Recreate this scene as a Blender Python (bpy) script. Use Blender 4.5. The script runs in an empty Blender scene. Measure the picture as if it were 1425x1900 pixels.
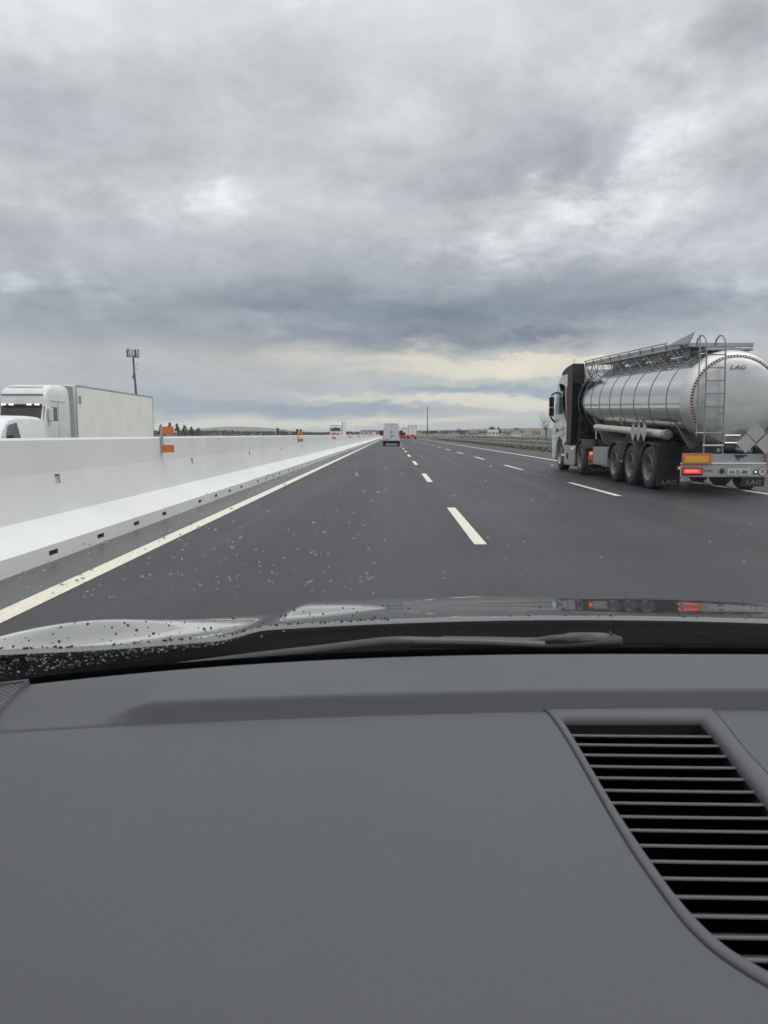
import bpy, bmesh, math, random
from mathutils import Vector, Matrix
random.seed(7)
R = math.radians
sc = bpy.context.scene
COL = sc.collection

# ------------------------------------------------------------------ camera
F = 1428.0
EYE = Vector((0.0, 0.0, 1.3))
PITCH = math.atan(144.0 / F)
YAW = math.atan(14.5 / F)
cam_d = bpy.data.cameras.new('camera')
cam = bpy.data.objects.new('camera', cam_d)
COL.objects.link(cam)
cam.location = EYE
cam.rotation_euler = (R(90) - PITCH, 0, YAW)
cam_d.sensor_fit = 'VERTICAL'
cam_d.sensor_height = 24.0
cam_d.lens = F / 1900.0 * 24.0
cam_d.clip_start = 0.02
cam_d.clip_end = 20000
sc.camera = cam
cam_d.dof.use_dof = True
cam_d.dof.focus_distance = 7.0
cam_d.dof.aperture_fstop = 11.5
FW = Vector((-math.sin(YAW) * math.cos(PITCH), math.cos(YAW) * math.cos(PITCH), -math.sin(PITCH)))
RT = Vector((math.cos(YAW), math.sin(YAW), 0))
UP = RT.cross(FW)


def ray(px, py):
    return (FW + RT * ((px - 712.5) / F) + UP * ((950 - py) / F)).normalized()


def at(px, py, Y):
    """world point on the line of sight of a photo pixel at road distance Y"""
    d = ray(px, py)
    return EYE + d * (Y / d.y)


def at_z(px, py, z):
    d = ray(px, py)
    return EYE + d * ((z - EYE.z) / d.z)


# ------------------------------------------------------------------ materials
def new_mat(name):
    m = bpy.data.materials.new(name)
    m.use_nodes = True
    nt = m.node_tree
    return m, nt, nt.nodes['Principled BSDF']


def mat(name, col, rough=0.5, metal=0.0, var=0.10, vscale=3.0, bump=0.0, bscale=60.0, coat=0.0, spec=0.5, emit=None, estr=0.0):
    m, nt, b = new_mat(name)
    N, L = nt.nodes, nt.links
    col = tuple(col) + (1,) if len(col) == 3 else col
    if var > 0:
        tc = N.new('ShaderNodeTexCoord')
        n = N.new('ShaderNodeTexNoise')
        n.inputs['Scale'].default_value = vscale
        n.inputs['Detail'].default_value = 6
        n.inputs['Roughness'].default_value = 0.6
        L.new(tc.outputs['Object'], n.inputs['Vector'])
        r = N.new('ShaderNodeMapRange')
        r.inputs['From Min'].default_value = 0.3
        r.inputs['From Max'].default_value = 0.7
        r.inputs['To Min'].default_value = 1 - var
        r.inputs['To Max'].default_value = 1 + var
        L.new(n.outputs['Fac'], r.inputs['Value'])
        mx = N.new('ShaderNodeVectorMath')
        mx.operation = 'SCALE'
        mx.inputs[0].default_value = col[:3]
        L.new(r.outputs['Result'], mx.inputs['Scale'])
        L.new(mx.outputs[0], b.inputs['Base Color'])
    else:
        b.inputs['Base Color'].default_value = col
    b.inputs['Roughness'].default_value = rough
    b.inputs['Metallic'].default_value = metal
    b.inputs['Coat Weight'].default_value = coat
    b.inputs['Coat Roughness'].default_value = 0.03
    b.inputs['Specular IOR Level'].default_value = spec
    if bump > 0:
        tc2 = N.new('ShaderNodeTexCoord')
        n2 = N.new('ShaderNodeTexNoise')
        n2.inputs['Scale'].default_value = bscale
        n2.inputs['Detail'].default_value = 4
        L.new(tc2.outputs['Object'], n2.inputs['Vector'])
        bp = N.new('ShaderNodeBump')
        bp.inputs['Strength'].default_value = bump
        bp.inputs['Distance'].default_value = 0.01
        L.new(n2.outputs['Fac'], bp.inputs['Height'])
        L.new(bp.outputs['Normal'], b.inputs['Normal'])
    if emit:
        b.inputs['Emission Color'].default_value = tuple(emit) + (1,)
        b.inputs['Emission Strength'].default_value = estr
    return m


M = {}
M['white_paint'] = mat('white_paint', (.74, .75, .75), .3, coat=.5, var=.05)
M['van_grey'] = mat('van_grey', (.60, .63, .68), .35, coat=.4, var=.06)
M['offwhite'] = mat('trailer_white', (.84, .835, .78), .45, var=.06, vscale=.6)
M['cab_white'] = mat('cab_white', (.66, .67, .67), .35, coat=.4, var=.08, vscale=1.2)
M['black'] = mat('black_plastic', (.018, .019, .021), .55, var=.2)
M['dark'] = mat('dark_chassis', (.022, .022, .024), .7, var=.3, vscale=5)
M['rubber'] = mat('tyre_rubber', (.045, .045, .047), .75, var=.25, vscale=8, bump=.3, bscale=40)
M['fender'] = mat('fender_plastic', (.065, .067, .071), .5, var=.2, vscale=4)
M['rim'] = mat('dusty_rim', (.26, .25, .23), .5, metal=.2, var=.2, vscale=6)
M['steel'] = mat('steel', (.52, .53, .53), .35, metal=.9, var=.1)
M['alu'] = mat('aluminium', (.43, .44, .45), .42, metal=.55, var=.12, vscale=4)
M['ladder'] = mat('ladder_alu', (.30, .31, .31), .5, metal=.4, var=.1)
M['rim_disc'] = mat('dark_rim_disc', (.075, .073, .068), .7, metal=.1, var=.3, vscale=8)  # disc colour darkened so the dish of the wheel reads deep
M['galv'] = mat('galvanised', (.40, .42, .43), .5, metal=.5, var=.15, vscale=.5)
M['grey_box'] = mat('grey_box', (.34, .35, .36), .5, metal=.3, var=.1)
M['glass_dark'] = mat('dark_glass', (.012, .014, .016), .06, var=0, spec=.8)
M['glass_mid'] = mat('tinted_glass', (.06, .08, .085), .08, var=0, spec=.8)
M['red_lamp'] = mat('red_lamp', (.5, .02, .02), .3, var=0, emit=(1, .06, .07), estr=.6)
M['red_glow'] = mat('red_lamp_bright', (.5, .05, .04), .3, var=0, emit=(1, .12, .10), estr=1.5)
M['amber_lamp'] = mat('amber_lamp', (.6, .25, .08), .3, var=0, emit=(1, .5, .22), estr=1.2)
M['white_lamp'] = mat('white_lamp', (.8, .8, .8), .3, var=0, emit=(1, .97, .92), estr=1.2)
M['orange'] = mat('orange_reflector', (.58, .15, .035), .4, var=.1, vscale=12)
M['rust_red'] = mat('rust_red', (.40, .045, .05), .5, var=.15)
M['yellow_plate'] = mat('yellow_plate', (.72, .43, .05), .45, var=.08, vscale=10)
M['hazard_orange'] = mat('hazard_orange', (.60, .16, .07), .45, var=.1)
M['number_yellow'] = mat('number_yellow', (.62, .50, .14), .5, var=.1)
M['letter_dark'] = mat('letter_dark', (.03, .03, .035), .6, var=0)
M['letter_light'] = mat('letter_light', (.30, .30, .29), .6, var=.3, vscale=20)
M['decal_red'] = mat('decal_red', (.42, .11, .12), .4, var=.12)
M['tube_cream'] = mat('tube_cream', (.62, .58, .50), .45, var=.1)
M['placard'] = mat('placard_grey', (.44, .45, .44), .45, metal=.3, var=.1)
M['red_tape'] = mat('red_tape', (.22, .02, .03), .5, var=.15)
M['white_tape'] = mat('white_tape', (.6, .6, .6), .5, var=.05)


def principled_of(m):
    return m.node_tree.nodes['Principled BSDF']


# polished stainless steel of the tank: streaky roughness, faint waviness
def make_tank_mat(name, base, r0, r1, bump):
    m, nt, b = new_mat(name)
    N, L = nt.nodes, nt.links
    tc = N.new('ShaderNodeTexCoord')
    mp = N.new('ShaderNodeMapping')
    mp.inputs['Scale'].default_value = (1.2, .5, 3.0)
    L.new(tc.outputs['Object'], mp.inputs['Vector'])
    n = N.new('ShaderNodeTexNoise')
    n.inputs['Scale'].default_value = 2.0
    n.inputs['Detail'].default_value = 7
    L.new(mp.outputs[0], n.inputs['Vector'])
    r = N.new('ShaderNodeMapRange')
    r.inputs['To Min'].default_value = r0
    r.inputs['To Max'].default_value = r1
    r.inputs['From Min'].default_value = .3
    r.inputs['From Max'].default_value = .7
    L.new(n.outputs['Fac'], r.inputs['Value'])
    L.new(r.outputs[0], b.inputs['Roughness'])
    n2 = N.new('ShaderNodeTexNoise')
    n2.inputs['Scale'].default_value = 1.1
    n2.inputs['Detail'].default_value = 2
    L.new(tc.outputs['Object'], n2.inputs['Vector'])
    bp = N.new('ShaderNodeBump')
    bp.inputs['Strength'].default_value = bump
    bp.inputs['Distance'].default_value = .05
    L.new(n2.outputs['Fac'], bp.inputs['Height'])
    L.new(bp.outputs[0], b.inputs['Normal'])
    r2 = N.new('ShaderNodeMapRange')
    r2.inputs['To Min'].default_value = .86
    r2.inputs['To Max'].default_value = 1.06
    L.new(n.outputs['Fac'], r2.inputs['Value'])
    v = N.new('ShaderNodeVectorMath')
    v.operation = 'SCALE'
    v.inputs[0].default_value = base
    L.new(r2.outputs[0], v.inputs['Scale'])
    L.new(v.outputs[0], b.inputs['Base Color'])
    b.inputs['Metallic'].default_value = 1.0
    return m


M['tank'] = make_tank_mat('polished_tank', (.73, .73, .73), .09, .2, .06)
M['tank_end'] = make_tank_mat('brushed_tank_end', (.69, .70, .70), .34, .48, .03)
M['tank_band'] = mat('tank_band', (.26, .27, .28), .4, metal=.8, var=.1)


# asphalt with wheel tracks worn along the lanes
def make_asphalt(name, base, wet=.35):
    m, nt, b = new_mat(name)
    N, L = nt.nodes, nt.links
    tc = N.new('ShaderNodeTexCoord')
    fine = N.new('ShaderNodeTexNoise')
    fine.inputs['Scale'].default_value = 45
    fine.inputs['Detail'].default_value = 5
    L.new(tc.outputs['Object'], fine.inputs['Vector'])
    mp = N.new('ShaderNodeMapping')
    mp.inputs['Scale'].default_value = (1.6, .03, 1)
    L.new(tc.outputs['Object'], mp.inputs['Vector'])
    tr = N.new('ShaderNodeTexNoise')
    tr.inputs['Scale'].default_value = 1.0
    tr.inputs['Detail'].default_value = 5
    L.new(mp.outputs[0], tr.inputs['Vector'])
    mp2 = N.new('ShaderNodeMapping')
    mp2.inputs['Scale'].default_value = (.22, .2, 1)
    L.new(tc.outputs['Object'], mp2.inputs['Vector'])
    bl = N.new('ShaderNodeTexNoise')
    bl.inputs['Scale'].default_value = 1.0
    bl.inputs['Detail'].default_value = 6
    L.new(mp2.outputs[0], bl.inputs['Vector'])

    def rng(node, a, c, f0=.3, f1=.7):
        r = N.new('ShaderNodeMapRange')
        r.inputs['From Min'].default_value = f0
        r.inputs['From Max'].default_value = f1
        r.inputs['To Min'].default_value = a
        r.inputs['To Max'].default_value = c
        L.new(node.outputs['Fac'], r.inputs['Value'])
        return r
    a1, a2, a3 = rng(fine, .72, 1.28), rng(tr, .78, 1.24, .36, .64), rng(bl, .80, 1.22)
    # two wheel tracks to a lane, polished darker
    sx = N.new('ShaderNodeSeparateXYZ')
    L.new(tc.outputs['Object'], sx.inputs[0])
    w1 = N.new('ShaderNodeMath'); w1.operation = 'MULTIPLY_ADD'
    L.new(sx.outputs['X'], w1.inputs[0]); w1.inputs[1].default_value = 2 * math.pi / 1.9; w1.inputs[2].default_value = .3
    w2 = N.new('ShaderNodeMath'); w2.operation = 'COSINE'
    L.new(w1.outputs[0], w2.inputs[0])
    w3 = N.new('ShaderNodeMath'); w3.operation = 'MULTIPLY_ADD'
    L.new(w2.outputs[0], w3.inputs[0]); w3.inputs[1].default_value = .10; w3.inputs[2].default_value = 1.0
    w4 = N.new('ShaderNodeMath'); w4.operation = 'MULTIPLY'
    L.new(w3.outputs[0], w4.inputs[0]); L.new(a3.outputs[0], w4.inputs[1])
    a3 = w4
    m1 = N.new('ShaderNodeMath'); m1.operation = 'MULTIPLY'
    L.new(a1.outputs[0], m1.inputs[0]); L.new(a2.outputs[0], m1.inputs[1])
    m2 = N.new('ShaderNodeMath'); m2.operation = 'MULTIPLY'
    L.new(m1.outputs[0], m2.inputs[0]); L.new(a3.outputs[0], m2.inputs[1])
    v = N.new('ShaderNodeVectorMath'); v.operation = 'SCALE'
    v.inputs[0].default_value = base
    L.new(m2.outputs[0], v.inputs['Scale'])
    L.new(v.outputs[0], b.inputs['Base Color'])
    rr = rng(tr, wet, wet + .2)
    L.new(rr.outputs[0], b.inputs['Roughness'])
    bp = N.new('ShaderNodeBump')
    bp.inputs['Strength'].default_value = .5
    bp.inputs['Distance'].default_value = .006
    L.new(fine.outputs['Fac'], bp.inputs['Height'])
    L.new(bp.outputs[0], b.inputs['Normal'])
    b.inputs['Specular IOR Level'].default_value = .35
    return m


M['asphalt'] = make_asphalt('asphalt', (.030, .031, .036), .42)
M['shoulder'] = make_asphalt('pale_shoulder', (.066, .068, .066), .2)  # paler base colour and smoother than the lanes
M['marking'] = mat('road_paint', (.70, .67, .57), .55, var=.22, vscale=22, bump=.2, bscale=90)
M['concrete'] = mat('white_concrete', (.70, .71, .71), .62, var=.06, vscale=.9, bump=.15, bscale=25)
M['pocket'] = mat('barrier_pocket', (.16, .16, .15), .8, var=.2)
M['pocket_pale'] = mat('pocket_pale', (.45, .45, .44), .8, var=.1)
M['field'] = mat('field_earth', (.085, .080, .052), .9, var=.35, vscale=.02)
M['verge'] = mat('verge_grass', (.085, .095, .045), .9, var=.45, vscale=1.3)
M['grass'] = mat('grass_blades', (.10, .105, .045), .8, var=.4, vscale=.9)
M['leaf_green'] = mat('leaf_green', (.055, .075, .032), .8, var=.4, vscale=1.5)
M['leaf_autumn'] = mat('leaf_autumn', (.12, .095, .045), .8, var=.4, vscale=1.5)
M['leaf_dark'] = mat('leaf_dark', (.035, .045, .032), .85, var=.4, vscale=1.5)
M['leaf_russet'] = mat('leaf_russet', (.085, .065, .05), .85, var=.4, vscale=1.5)
M['bark'] = mat('bark', (.07, .06, .05), .9, var=.3, vscale=4)
M['hill'] = mat('ploughed_hill', (.125, .105, .085), .9, var=.3, vscale=.015)
M['hill_far'] = mat('distant_hill', (.09, .10, .09), .9, var=.2, vscale=.002)
M['render_wall'] = mat('house_render', (.42, .39, .35), .8, var=.1)
M['roof_tile'] = mat('roof_tile', (.17, .115, .095), .8, var=.2)
M['mast'] = mat('mast_grey', (.07, .075, .08), .6, var=.15)
M['antenna'] = mat('antenna_grey', (.42, .43, .45), .5, var=.1)


# ------------------------------------------------------------------ mesh builder
class MB:
    def __init__(s):
        s.v, s.f, s.mi, s.cur = [], [], [], 0

    def m(s, i):
        s.cur = i
        return s

    def add(s, vs, fs):
        o = len(s.v)
        s.v += [tuple(p) for p in vs]
        for f in fs:
            s.f.append(tuple(i + o for i in f))
            s.mi.append(s.cur)
        return s

    def box(s, x0, x1, y0, y1, z0, z1):
        vs = [(x, y, z) for x in (x0, x1) for y in (y0, y1) for z in (z0, z1)]
        return s.add(vs, [(0, 1, 3, 2), (4, 6, 7, 5), (0, 4, 5, 1), (2, 3, 7, 6), (0, 2, 6, 4), (1, 5, 7, 3)])

    def panel(s, q, t):
        """a plate of thickness t on the quad (or polygon) q, growing along its normal"""
        q = [Vector(p) for p in q]
        n = (q[1] - q[0]).cross(q[2] - q[0]).normalized() * t
        k = len(q)
        vs = q + [p + n for p in q]
        fs = [tuple(reversed(range(k))), tuple(range(k, 2 * k))]
        fs += [(i, (i + 1) % k, k + (i + 1) % k, k + i) for i in range(k)]
        return s.add(vs, fs)

    def prism_x(s, poly, x0, x1):
        """poly of (y, z), counter-clockwise seen from +x"""
        k = len(poly)
        vs = [(x0, y, z) for y, z in poly] + [(x1, y, z) for y, z in poly]
        fs = [tuple(reversed(range(k))), tuple(range(k, 2 * k))]
        fs += [(i, (i + 1) % k, k + (i + 1) % k, k + i) for i in range(k)]
        return s.add(vs, fs)

    def tube(s, pts, r, n=8, caps=True):
        pts = [Vector(p) for p in pts]
        k = len(pts)
        rs = r if isinstance(r, (list, tuple)) else [r] * k
        base = len(s.v)
        prev = None
        vs, fs = [], []
        for i, p in enumerate(pts):
            d = (pts[min(i + 1, k - 1)] - pts[max(i - 1, 0)]).normalized()
            if prev is None:
                a = Vector((0, 0, 1)) if abs(d.z) < .9 else Vector((1, 0, 0))
                u = d.cross(a).normalized()
            else:
                u = (prev - d * prev.dot(d)).normalized()
            prev = u
            w = d.cross(u)
            for j in range(n):
                t = 2 * math.pi * j / n
                vs.append(p + (u * math.cos(t) + w * math.sin(t)) * rs[i])
        for i in range(k - 1):
            for j in range(n):
                fs.append((i * n + j, i * n + (j + 1) % n, (i + 1) * n + (j + 1) % n, (i + 1) * n + j))
        if caps:
            fs.append(tuple(reversed(range(n))))
            fs.append(tuple(range((k - 1) * n, k * n)))
        return s.add(vs, fs)

    def lathe_x(s, prof, c, n=32, close=False):
        """revolve (r, x) round the x axis through c"""
        vs, fs = [], []
        k = len(prof)
        for r, x in prof:
            for j in range(n):
                t = 2 * math.pi * j / n
                vs.append((c[0] + x, c[1] + r * math.cos(t), c[2] + r * math.sin(t)))
        for i in range(k - 1 + (1 if close else 0)):
            i2 = (i + 1) % k
            for j in range(n):
                fs.append((i * n + j, i2 * n + j, i2 * n + (j + 1) % n, i * n + (j + 1) % n))
        if not close:
            fs.append(tuple(range(n)))
            fs.append(tuple(reversed(range((k - 1) * n, k * n))))
        return s.add(vs, fs)

    def grid(s, fn, nu, nv, flip=False):
        vs = [fn(i / nu, j / nv) for i in range(nu + 1) for j in range(nv + 1)]
        w = nv + 1
        fs = []
        for i in range(nu):
            for j in range(nv):
                q = (i * w + j, (i + 1) * w + j, (i + 1) * w + j + 1, i * w + j + 1)
                fs.append(tuple(reversed(q)) if flip else q)
        return s.add(vs, fs)

    def build(s, name, mats, parent=None, smooth=None, bevel=0.0, seg=2, fix=True):
        me = bpy.data.meshes.new(name)
        me.from_pydata(s.v, [], s.f)
        for mm in (mats if isinstance(mats, (list, tuple)) else [mats]):
            me.materials.append(mm)
        if any(s.mi):
            me.polygons.foreach_set('material_index', s.mi)
        me.validate()
        if fix and len(s.f) < 60000:
            bm = bmesh.new()
            bm.from_mesh(me)
            bmesh.ops.recalc_face_normals(bm, faces=bm.faces)
            bm.to_mesh(me)
            bm.free()
        if smooth is not None:
            me.polygons.foreach_set('use_smooth', [True] * len(me.polygons))
            if smooth < 179:
                me.set_sharp_from_angle(angle=R(smooth))
        me.update()
        o = bpy.data.objects.new(name, me)
        COL.objects.link(o)
        if parent is not None:
            o.parent = parent
        if bevel > 0:
            b = o.modifiers.new('bevel', 'BEVEL')
            b.width = bevel
            b.segments = seg
            b.limit_method = 'ANGLE'
            b.angle_limit = R(35)
            b.harden_normals = False
        return o


def text_mb(body, size, origin, mb=None, squash=1.0, face='y', shear=0.0):
    """lettering as real thin solid letters, standing in the x-z plane and read from -y"""
    cu = bpy.data.curves.new('lettering', 'FONT')
    cu.body = body
    cu.size = size
    cu.extrude = 0.002
    cu.align_x = 'CENTER'
    cu.align_y = 'CENTER'
    cu.shear = shear
    cu.resolution_u = 3
    to = bpy.data.objects.new('lettering', cu)
    COL.objects.link(to)
    dg = bpy.context.evaluated_depsgraph_get()
    me = bpy.data.meshes.new_from_object(to.evaluated_get(dg))
    mb = mb or MB()
    vs = [(origin[0] + v.co.x * squash, origin[1] - v.co.z, origin[2] + v.co.y) for v in me.vertices]
    mb.add(vs, [tuple(p.vertices) for p in me.polygons])
    bpy.data.objects.remove(to)
    bpy.data.curves.remove(cu)
    bpy.data.meshes.remove(me)
    return mb


def tag(o, label=None, cat=None, group=None, kind=None):
    if label: o['label'] = label
    if cat: o['category'] = cat
    if group: o['group'] = group
    if kind: o['kind'] = kind
    return o


def thing(name, label, cat, loc=(0, 0, 0), rz=0.0, group=None):
    o = bpy.data.objects.new(name, None)
    COL.objects.link(o)
    o.location = loc
    o.rotation_euler = (0, 0, rz)
    o.empty_display_size = .2
    return tag(o, label, cat, group)


def kids(o):
    return [c for c in bpy.data.objects if c.parent == o]


def copy_tree(o, parent=None):
    c = o.copy()
    COL.objects.link(c)
    c.parent = parent
    for ch in kids(o):
        copy_tree(ch, c)
    return c


def sstep(a, b, x):
    t = min(1, max(0, (x - a) / (b - a)))
    return t * t * (3 - 2 * t)


# ================================================================== THE SETTING
g = MB()
g.add([(-5000, -300, -.03), (5000, -300, -.03), (5000, 5600, -.03), (-5000, 5600, -.03)], [(0, 1, 2, 3)])
tag(g.build('ground', M['field'], fix=False), kind='structure')

XR = 11.3          # right edge of the paved carriageway
g = MB()
g.add([(-20.5, -30, 0), (-4.35, -30, 0), (-4.35, 1800, 0), (-20.5, 1800, 0)], [(0, 1, 2, 3)])
g.add([(-2.9, -30, 0), (XR, -30, 0), (XR, 1800, 0), (-2.9, 1800, 0)], [(0, 1, 2, 3)])
tag(g.build('road', M['asphalt'], fix=False), kind='structure')
g = MB()
g.add([(-4.35, -30, 0), (-2.9, -30, 0), (-2.9, 1800, 0), (-4.35, 1800, 0)], [(0, 1, 2, 3)])
tag(g.build('road_shoulder', M['shoulder'], fix=False), kind='structure')

# painted lines
g = MB()
ZM = .004
H = 1.3
XL0, XL1 = -2.90, -2.70


def strip(x0, x1, y0, y1):
    g.add([(x0, y0, ZM), (x1, y0, ZM), (x1, y1, ZM), (x0, y1, ZM)], [(0, 1, 2, 3)])


strip(XL0, XL1, -30, 1800)
strip(8.12, 8.32, -30, 1800)
for k in range(-2, 120):
    y = 9.05 + 12 * k
    strip(.98, 1.13, y, y + 4.6)
    y = 16.3 + 12 * k
    strip(4.74, 4.89, y, y + 4.6)
strip(-4.9, -4.72, -30, 1800)
strip(-16.2, -16.0, -30, 1800)
for k in range(-2, 100):
    strip(-8.7, -8.55, 5 + 12 * k, 9.5 + 12 * k)
    strip(-12.4, -12.25, 5 + 12 * k, 9.5 + 12 * k)
tag(g.build('road_marking', M['marking'], fix=False), kind='structure')

# grassy verge bank on the right of the carriageway
g = MB()


def verge_fn(u, v):
    y = -20 + 1400 * (v ** 2)
    x = XR + 14 * u
    z = .02 + .10 * math.sin(min(1, u * 3) * math.pi / 2) + .05 * math.sin(y * .31 + x) * (0 < u < 1)
    if u == 0:
        z = .005
    if u == 1:
        z = -.05
    return (x, y, z)


g.grid(verge_fn, 8, 300)
tag(g.build('grass_verge', M['verge'], smooth=180), kind='structure')

# tufts on the verge
g = MB()
for i in range(9000):
    y = 28 + 190 * random.random() ** 1.6
    x = XR + .15 + random.random() ** 1.4 * 5.5
    h = random.uniform(.08, .30) * (1.0 if x > XR + .7 else .6)
    a = random.random() * 6.28
    w = random.uniform(.03, .08)
    dx, dy = math.cos(a) * w, math.sin(a) * w
    lx, ly = random.uniform(-.1, .1), random.uniform(-.1, .1)
    g.add([(x - dx, y - dy, .02), (x + dx, y + dy, .02), (x + lx, y + ly, .02 + h)], [(0, 1, 2)])
tag(g.build('grass', M['grass'], fix=False), 'tufts of dull green grass along the verge by the guard rail', 'grass', kind='stuff')

# low ploughed ridge on the right, and far hills on the left
def nz(x):
    return math.sin(x * .013) * .5 + math.sin(x * .031 + 1.3) * .3 + math.sin(x * .077 + .4) * .2


g = MB()


def ridge_fn(u, v):
    x = -10 + 1900 * u
    y = 760 + 900 * v
    edge = sstep(0, .02, u)
    z = (8.6 + 5.0 * sstep(.02, .16, u) + nz(x) * .7) * sstep(0, .8, v) * edge - .2
    return (x, y, z)


g.grid(ridge_fn, 120, 14)
tag(g.build('hill', M['hill'], smooth=180), kind='structure')
g = MB()


def farhill_fn(u, v):
    x = -2600 + 2500 * u
    y = 4300 + 900 * v
    b = math.exp(-((x + 930) / 330) ** 2) * 42 + math.exp(-((x + 1900) / 500) ** 2) * 30 + math.exp(-((x + 300) / 250) ** 2) * 8
    z = (b + 7 + nz(x * .3) * 3) * math.sin(math.pi * min(1, v * 1.0 + .02)) - .3
    return (x, y, z)


g.grid(farhill_fn, 110, 12)
tag(g.build('distant_hill', M['hill_far'], smooth=180), kind='structure')


# a dark wood far off on the left, one mass on the skyline
g = MB()
random.seed(11)
for i in range(5200):
    x = random.uniform(-520, 160)
    y = random.uniform(980, 1120)
    top = 5.0 + 1.6 * nz(x * 1.5 + 40) + 1.5 * math.exp(-((x + 225) / 18) ** 2)
    z = random.random() ** .8 * top
    s_ = random.uniform(.7, 1.7)
    a = random.random() * 6.28
    dx, dy = math.cos(a) * s_, math.sin(a) * s_
    g.add([(x - dx, y - dy, z - s_ * .5), (x + dx, y + dy, z - s_ * .4), (x + dx * .5, y + dy * .5, z + s_ * .7), (x - dx * .6, y - dy * .6, z + s_ * .6)], [(0, 1, 2, 3)])
tag(g.build('distant_wood', M['leaf_dark'], fix=False), 'dark wood in one mass along the skyline beyond the white barrier', 'wood', kind='stuff')

# ================================================================== CONCRETE BARRIER
prof = [(-3.50, 0.0), (-3.50, .17), (-3.86, .385), (-3.925, .862), (-3.935, 1.235), (-3.952, 1.257), (-4.22, 1.257), (-4.24, 1.235), (-4.25, .862), (-4.32, .385), (-4.68, .17), (-4.68, 0.0)]
Y0, Y1 = -6.0, 900.0
low, pock = [], []
y = 7.85 - 6.1 * 2
while y < 420:
    for k in range(4):
        low.append((y + 1.3 * k, .21))
    pock.append((y + 1.12, .14))
    y += 6.1
g = MB()


def face_with_pockets(a, b, holes, t0, t1, depth, pm=1):
    """one long face of the barrier between profile points a and b, with recessed pockets let into it"""
    ax, az = a; bx, bz = b
    n = Vector((bz - az, 0, -(bx - ax))).normalized()

    def P(t, yy, d=0):
        return (ax + (bx - ax) * t - n.x * d, yy, az + (bz - az) * t - n.z * d)
    yy = Y0
    for (hy, hw) in holes:
        h0, h1 = hy - hw / 2, hy + hw / 2
        if h0 <= yy: continue
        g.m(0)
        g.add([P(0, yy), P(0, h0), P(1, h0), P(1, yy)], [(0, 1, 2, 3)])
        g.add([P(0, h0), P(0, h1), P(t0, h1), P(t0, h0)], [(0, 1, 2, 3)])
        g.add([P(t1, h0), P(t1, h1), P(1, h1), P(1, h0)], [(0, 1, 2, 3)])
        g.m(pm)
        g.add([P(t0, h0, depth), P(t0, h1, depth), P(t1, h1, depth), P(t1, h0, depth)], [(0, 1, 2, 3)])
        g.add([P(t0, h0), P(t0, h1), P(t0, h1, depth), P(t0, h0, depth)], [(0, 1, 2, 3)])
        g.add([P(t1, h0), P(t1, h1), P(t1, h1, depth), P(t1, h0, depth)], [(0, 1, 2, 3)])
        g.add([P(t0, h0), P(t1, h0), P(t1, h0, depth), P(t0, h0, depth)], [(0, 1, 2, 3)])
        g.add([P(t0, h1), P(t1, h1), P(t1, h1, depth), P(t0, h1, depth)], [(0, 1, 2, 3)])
        yy = h1
    g.m(0)
    g.add([P(0, yy), P(0, Y1), P(1, Y1), P(1, yy)], [(0, 1, 2, 3)])


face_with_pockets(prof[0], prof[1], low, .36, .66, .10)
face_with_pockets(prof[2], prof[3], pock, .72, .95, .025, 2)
for i in range(len(prof) - 1):
    if i in (0, 2): continue
    a, b = prof[i], prof[i + 1]
    g.add([(a[0], Y0, a[1]), (a[0], Y1, a[1]), (b[0], Y1, b[1]), (b[0], Y0, b[1])], [(0, 1, 2, 3)])
g.add([(p[0], Y0, p[1]) for p in prof], [tuple(range(len(prof)))])
g.add([(p[0], Y1, p[1]) for p in prof], [tuple(range(len(prof)))])
tag(g.build('concrete_barrier', [M['concrete'], M['pocket'], M['pocket_pale']], fix=False), 'long white concrete safety barrier dividing the two carriageways', 'barrier')

# orange delineators clipped to the barrier
ords = ['nearest', 'second', 'third', 'fourth', 'fifth', 'sixth', 'seventh', 'eighth', 'ninth', 'tenth', 'eleventh', 'twelfth']
proto = None
for i in range(10):
    lab = ('largest orange delineator with two plates, clipped to the near end of the white barrier' if i == 0 else
           '%s orange delineator on the white barrier, counted from the near end' % ords[i])
    if i == 0:
        t = proto = thing('barrier_delineator', lab, 'delineator', (-3.90, 13.1 + 19.1 * i, 1.0), 0, 'orange delineators clipped along the barrier top')
        MB().box(-.028, .012, -.02, .02, -.02, .435).build('post', M['galv'], t, bevel=.004)
        for z in (-.005, .305):
            MB().box(.0, .205, -.034, -.022, z, z + .128).build('reflector_plate', M['orange'], t, bevel=.003)
    else:
        t = copy_tree(proto)
        t['label'] = lab
        t.location = (-3.90, 13.1 + 19.1 * i, 1.0)

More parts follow.
